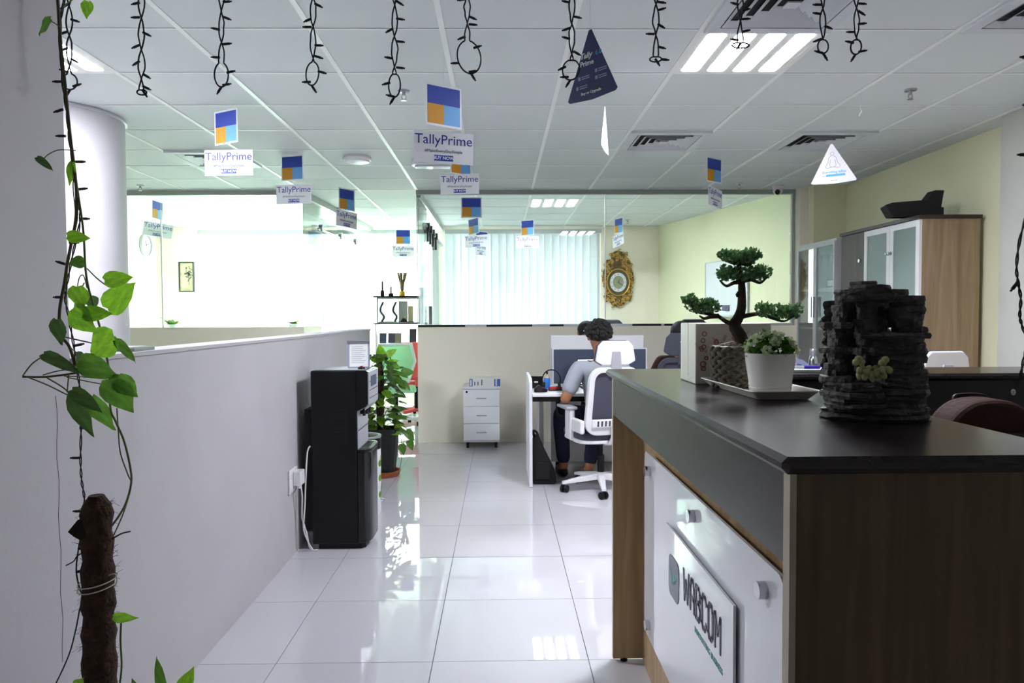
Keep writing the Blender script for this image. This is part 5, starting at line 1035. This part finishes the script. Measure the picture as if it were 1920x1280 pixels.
t = thing('file_box', 'dark box under the orange-red one in the glass cabinet', 'box', (3.16, 6.72, .83)); B().box(-.04, .18, -.18, .20, 0, .145).build('box', 'binder_dark', t, bevel=.003); B().box(-.042, .182, -.182, .202, .13, .15).build('lid', 'black_soft', t)

# ================================================================== BACK ROOMS
t = thing('ornate_wall_clock', 'gilded ornate wall clock inside the meeting room', 'clock', (1.758, 10.70, 1.80)); cr_ = random.Random(9)
out = [(-.10, .36), (-.12, .44), (-.06, .49), (0, .51), (.06, .49), (.12, .44), (.10, .36), (.18, .37), (.20, .30), (.19, .26), (.235, .20), (.25, .05), (.22, -.03), (.20, -.12), (.22, -.20), (.19, -.28), (.14, -.26), (.09, -.33), (0, -.36), (-.09, -.33), (-.14, -.26), (-.19, -.28), (-.22, -.20), (-.20, -.12), (-.22, -.03), (-.25, .05), (-.235, .20), (-.19, .26), (-.20, .30), (-.18, .37)]
out = [(x*.95, z*.97) for x, z in out]
bd = B().prism(out, 'y', -.03, 0).build('carved_frame', 'gold', t, bevel=.012, seg=2)
for k in range(190):
    i = cr_.randrange(len(out)); f_ = cr_.uniform(.70, 1.03); x, z = out[i]; j = out[(i+1) % len(out)]; q = cr_.random(); x = (x+(j[0]-x)*q)*f_; z = (z+(j[1]-z)*q)*f_
    if (x/.178)**2+((z-.02)/.215)**2 < 1: continue
    r_ = cr_.uniform(.018, .034); a0 = cr_.uniform(0, 6); sp_ = [(x+math.cos(a0+a*.55)*r_*(1-a/13), -.034-.006*math.sin(a), z+math.sin(a0+a*.55)*r_*(1-a/13)) for a in range(11)]
    B().tube(sp_, [.0085-.0005*a for a in range(11)], 5).build('scroll', 'gold_scroll', bd, smooth=True)
def ell(a, b_, n=40, cz=.02): return [(math.cos(2*PI*i/n)*a, cz+math.sin(2*PI*i/n)*b_) for i in range(n)]
B().ring(ell(.175, .205), ell(.160, .190), 'y', -.05, -.028).build('bezel', 'gold_bright', t, bevel=.004); B().prism(ell(.162, .192), 'y', -.036, -.028).build('dial_ring', 'dial_dark', t)
dl = B().ring(ell(.122, .142), ell(.080, .098), 'y', -.040, -.035).build('chapter_ring', 'dial_white', t); B().prism(ell(.081, .099), 'y', -.039, -.035).build('dial_centre', 'dial_sage', t)
for k in range(12):
    a = PI/2-2*PI*k/12; me = text_mesh(['XII', 'I', 'II', 'III', 'IIII', 'V', 'VI', 'VII', 'VIII', 'IX', 'X', 'XI'][k], .026, 'dial_dark'); inst(me, 'numeral', dl, (math.cos(a)*.101, -.0405, .02+math.sin(a)*.12), Euler((R(90), 0, 0)))
for ln, an in ((.06, 65), (.085, -35)): B().tube([(0, -.042, .02), (math.cos(R(an))*ln, -.042, .02+math.sin(R(an))*ln)], [.004, .0015], 5).build('hand', 'black_plastic', t)
def onwall(px, py):
    k_ = at(px, py, 1.0); k_ = k_.x; Y = (3.12+.2394*7.6)/(k_+.2394); return at(px, py, Y)
a = onwall(1327, 503); c = onwall(1404, 590); ca_ = math.atan2(3.3, -.79)
wbx = thing('whiteboard', 'white board with aluminium frame on the angled meeting room wall', 'whiteboard', ((a.x+c.x)/2-.012, (a.y+c.y)/2, c.z), ca_); L2 = math.hypot(a.x-c.x, a.y-c.y)/2; H_ = a.z-c.z+.06
B().box(-L2, L2, .0, .014, 0, H_).build('surface', 'dial_white', wbx); B().ring([(-L2-.012, -.012), (L2+.012, -.012), (L2+.012, H_+.012), (-L2-.012, H_+.012)], [(-L2, 0), (L2, 0), (L2, H_), (-L2, H_)], 'y', 0, .02).build('frame', 'aluminium', wbx); B().box(-L2*.5, L2*.5, .0, .07, -.02, -.008).build('pen_tray', 'aluminium', wbx); B().box(-.1, .05, .015, .03, .05, .12).build('eraser', 'ink_grey', wbx)
p_ = at(271, 460, 1.0); Y = -5.04/p_.x; p_ = at(271, 460, Y); t = thing('wall_clock', 'plain round wall clock with pale face inside the side room', 'clock', (-5.04, p_.y, p_.z), 0)
MR = Matrix.Rotation(R(90), 4, 'Y'); B(MR).lathe([(.155, 0), (.16, .02), (.15, .04), (.138, .04), (.136, .02)], n=40).build('rim', 'silver_paint', t, smooth=True); fc_ = B(MR).lathe([(.138, 0), (.138, .022), (0, .0221)], n=40).build('face', 'dial_white', t)
for k in range(12): a = 2*PI*k/12; B().box(.022, .024, math.cos(a)*.115-.006, math.cos(a)*.115+.006, math.sin(a)*.115-.006, math.sin(a)*.115+.006).build('hour_mark', 'ink_grey', fc_)
for ln, an in ((.07, 100), (.10, 20)): B().tube([(.026, 0, 0), (.026, math.cos(R(an))*ln, math.sin(R(an))*ln)], .004, 5).build('hand', 'black_plastic', t)
p_ = at(350, 519, 10.7); t = thing('framed_picture', 'dark-framed picture of a tree on the side room back wall', 'picture', (p_.x, 10.70, p_.z)); B().ring([(-.11, -.22), (.11, -.22), (.11, .22), (-.11, .22)], [(-.095, -.205), (.095, -.205), (.095, .205), (-.095, .205)], 'y', -.02, .02).build('frame', 'binder_dark', t); pc = B().box(-.097, .097, 0, .01, -.207, .207).build('picture', 'art_paper', t)
b = B(); ar = random.Random(2)
for k in range(70): a = ar.uniform(0, 6.3); r_ = ar.uniform(0, .07); x = .03+math.cos(a)*r_*.8; z = .05+math.sin(a)*r_*1.6; b.box(x-.008, x+.008, -.002, 0, z-.006, z+.006)
b.box(.03, .036, -.002, 0, -.12, .02).build('tree_print', 'ink_grey', pc)
for lbl, px, hgt in (('small green plant on the side room ledge beside the glass joint', 322, .10), ('tiny green plant on the side room ledge near the picture', 550, .06)):
    p_ = at(px, 608, 8.2); t = thing('small_plant', lbl, 'plant', (p_.x, 8.2, 1.20), 0, 'small plants on the side room shelf'); B().lathe([(.04, 0), (.05, .05)], n=16).build('pot', 'white_plastic', t, smooth=True)
    for k in range(14): a = k*2.4; c = Vector((math.cos(a)*.02, math.sin(a)*.02, .05)); instm(lms[k % 4], 'leaf', t, orient(c, c+Vector((math.cos(a)*.08, math.sin(a)*.06, hgt*ar.uniform(.3, 1))), Vector((0, 0, 1))))
sd = thing('side_room_ledge', 'white ledge table inside the side room below the glass', 'table', (-3.2, 8.2, 0)); B().box(-4.6, -2.35, 8.05, 8.35, 1.17, 1.20).build('top', 'white_laminate', sd, w=True)
for x in (-4.5, -2.45): B().box(x, x+.05, 8.1, 8.3, 0, 1.17).build('leg', 'white_laminate', sd, w=True)
t = thing('ledge_bracket', 'small grey flat box on top of the low wall by the round column', 'box', (WX-.07, at(271, 655, 2.4).y, 1.218)); B().box(-.05, .05, -.07, .07, 0, .012).build('body', 'aluminium_grey', t, bevel=.002); B().box(-.045, .045, -.065, .065, .012, .014).build('lid', 'aluminium_grey', t)
# trophy shelf
su_ = thing('trophy_shelf', 'white shelf unit with black boards and glass display in the passage', 'shelf', (-1.40, 10.3, 0)); sx0, sx1 = -1.78, -1.01
[B().box(q, q+.02, 10.15, 10.45, 0, 1.22).build('side_panel', 'white_laminate', su_, w=True) for q in (sx0+.02, sx1-.04)]
for z in (1.22, 1.60): B().box(sx0, sx1, 10.12, 10.46, z, z+.018).build('black_board', 'black_plastic', su_, w=True)
for z in (.03, .45, .84): B().box(sx0+.04, sx1-.04, 10.16, 10.44, z, z+.018).build('shelf', 'white_laminate', su_, w=True)
gc = B().ring([(sx0+.05, 1.238), (sx1-.05, 1.238), (sx1-.05, 1.60), (sx0+.05, 1.60)], [(sx0+.07, 1.25), (sx1-.07, 1.25), (sx1-.07, 1.575), (sx0+.07, 1.575)], 'y', 10.15, 10.165).build('display_frame', 'aluminium_grey', su_, w=True); B().box(sx0+.07, sx1-.07, 10.155, 10.159, 1.25, 1.575).build('display_glass', 'glass_green', gc, w=True); B().box(sx0+.05, sx1-.05, 10.43, 10.434, 1.238, 1.60).build('display_back', 'glass_smoke', gc, w=True)
def trophy(label, px, z, parts, cat='trophy', Y=10.28):
    x = at(px, 540, Y).x; t = thing('trophy', label, cat, (x, Y, z), 0, 'trophies on the passage shelf')
    for nm, m_, prof in parts: B().lathe(prof, n=18).build(nm, m_, t, smooth=True)
    return t
trophy('taller black trophy with slim post on the black shelf', 717, 1.618, (('plinth', 'black_plastic', [(.030, 0), (.030, .06), (.022, .085)]), ('post', 'black_gloss', [(.012, .085), (.012, .21)]), ('tip', 'gold_bright', [(.010, .21), (.004, .235), (0, .24)])))
trophy('shorter black trophy with slim post beside the gold one', 733, 1.618, (('plinth', 'black_plastic', [(.038, 0), (.038, .035), (.022, .05)]), ('post', 'leather_dark', [(.012, .05), (.012, .135)]), ('tip', 'gold_bright', [(.010, .135), (.004, .155), (0, .16)])))
t = trophy('gold trophy of flaring bars on a yellow base', 754, 1.618, (('plinth', 'gold_bright', [(.045, 0), (.042, .07)]),))
for k in range(7): a = 2*PI*k/7; B().tube([(math.cos(a)*.012, math.sin(a)*.012, .07), (math.cos(a)*.025, math.sin(a)*.02, .18), (math.cos(a)*.06, math.sin(a)*.04, .33)], [.010, .011, .015], 7).build('bar', 'gold', t, smooth=True)
t = trophy('grey pot with a thin tall plant at the shelf end behind the glass', 793, 1.618, (('pot', 'blue_grey', [(.035, 0), (.048, .12), (.042, .12), (0, .10)]),), 'plant'); B().tube(spline([(0, 0, .1), (.0, 0, .25), (.02, 0, .38), (.03, 0, .44)]), .003, 6).build('stem', 'stem', t)
for k in range(7): z = .22+.035*k; s = 1 if k % 2 else -1; c = Vector((.004*k, 0, z)); instm(lms[0], 'leaf', t, orient(c, c+Vector((s*.035, -.01, .03)), Vector((0, -1, .2))))
for px, w_, h_, m_, lb in ((727, .13, .30, 'glass_smoke', 'wide glass award plaque at the left of the display'), (756, .13, .31, 'silver_paint', 'grey certificate plaque in the middle of the display'), (771, .075, .24, 'tan_item', 'tan award plaque at the right of the display')):
    x = at(px, 580, 10.32).x; t = thing('award_plaque', lb, 'plaque', (x, 10.32 if px != 771 else 10.25, 1.238), 0, 'awards in the display'); B().box(-w_/2, w_/2, -.008, .008, .02, h_).build('plate', m_, t, bevel=.003); B().box(-w_/2-.01, w_/2+.01, -.03, .03, 0, .02).build('base', 'blue_grey', t)
for px, lb in ((716, 'curved grey award at the left end of the display'), (740, 'wavy grey award between the two plaques')):
    x = at(px, 580, 10.26).x; t = thing('award_figure', lb, 'trophy', (x, 10.24, 1.238), 0, 'awards in the display'); B().tube(spline([(0, 0, .02), (.03, 0, .09), (-.02, 0, .18), (.025, 0, .30)]), [.022]*19, 8, flat=.5).build('figure', 'blue_grey', t, smooth=True); B().box(-.035, .035, -.03, .03, 0, .02).build('base', 'black_plastic', t)
t = thing('ornament', 'small pink ornament in front of the grey certificate', 'ornament', (at(757, 600, 10.2).x, 10.22, 1.238)); B().lathe([(.035, 0), (.045, .03), (.02, .06), (0, .07)], n=16).build('figure', 'maroon', t, smooth=True); B().ball((0, 0, .08), .022, .022, .02, 12, 8).build('blossom', 'petal', t, smooth=True)
for px, m_, lb in ((718, 'blue_grey', 'leftmost brochure holder below the trophy display'), (734, 'ink_grey', 'second brochure holder below the trophy display'), (746, 'dial_sage', 'third brochure holder with yellow edge below the display'), (774, 'binder_dark', 'dark brochure holder at the right below the display')):
    x = at(px, 630, 10.3).x; t = thing('brochure_holder', lb, 'brochure', (x, 10.28, .858), 0, 'brochures below the display'); MM = Matrix.Rotation(R(-10), 4, 'X'); B(MM).box(-.05, .05, 0, .02, 0, .24 if px < 770 else .30).build('brochure', m_, t); B(MM).box(-.055, .055, -.012, .0, 0, .09).build('holder', 'clear_plastic', t)
mt = thing('meeting_table', 'dark meeting table inside the glass room', 'table', (1.3, 9.4, 0)); B().prism(rrect(1.6, .8, .1), 'z', .72, .75).build('top', 'wood_dark', mt); 
for s in (-1, 1): B().box(s*.55-.04, s*.55+.04, -.3, .3, 0, .72).build('leg', 'black_plastic', mt)
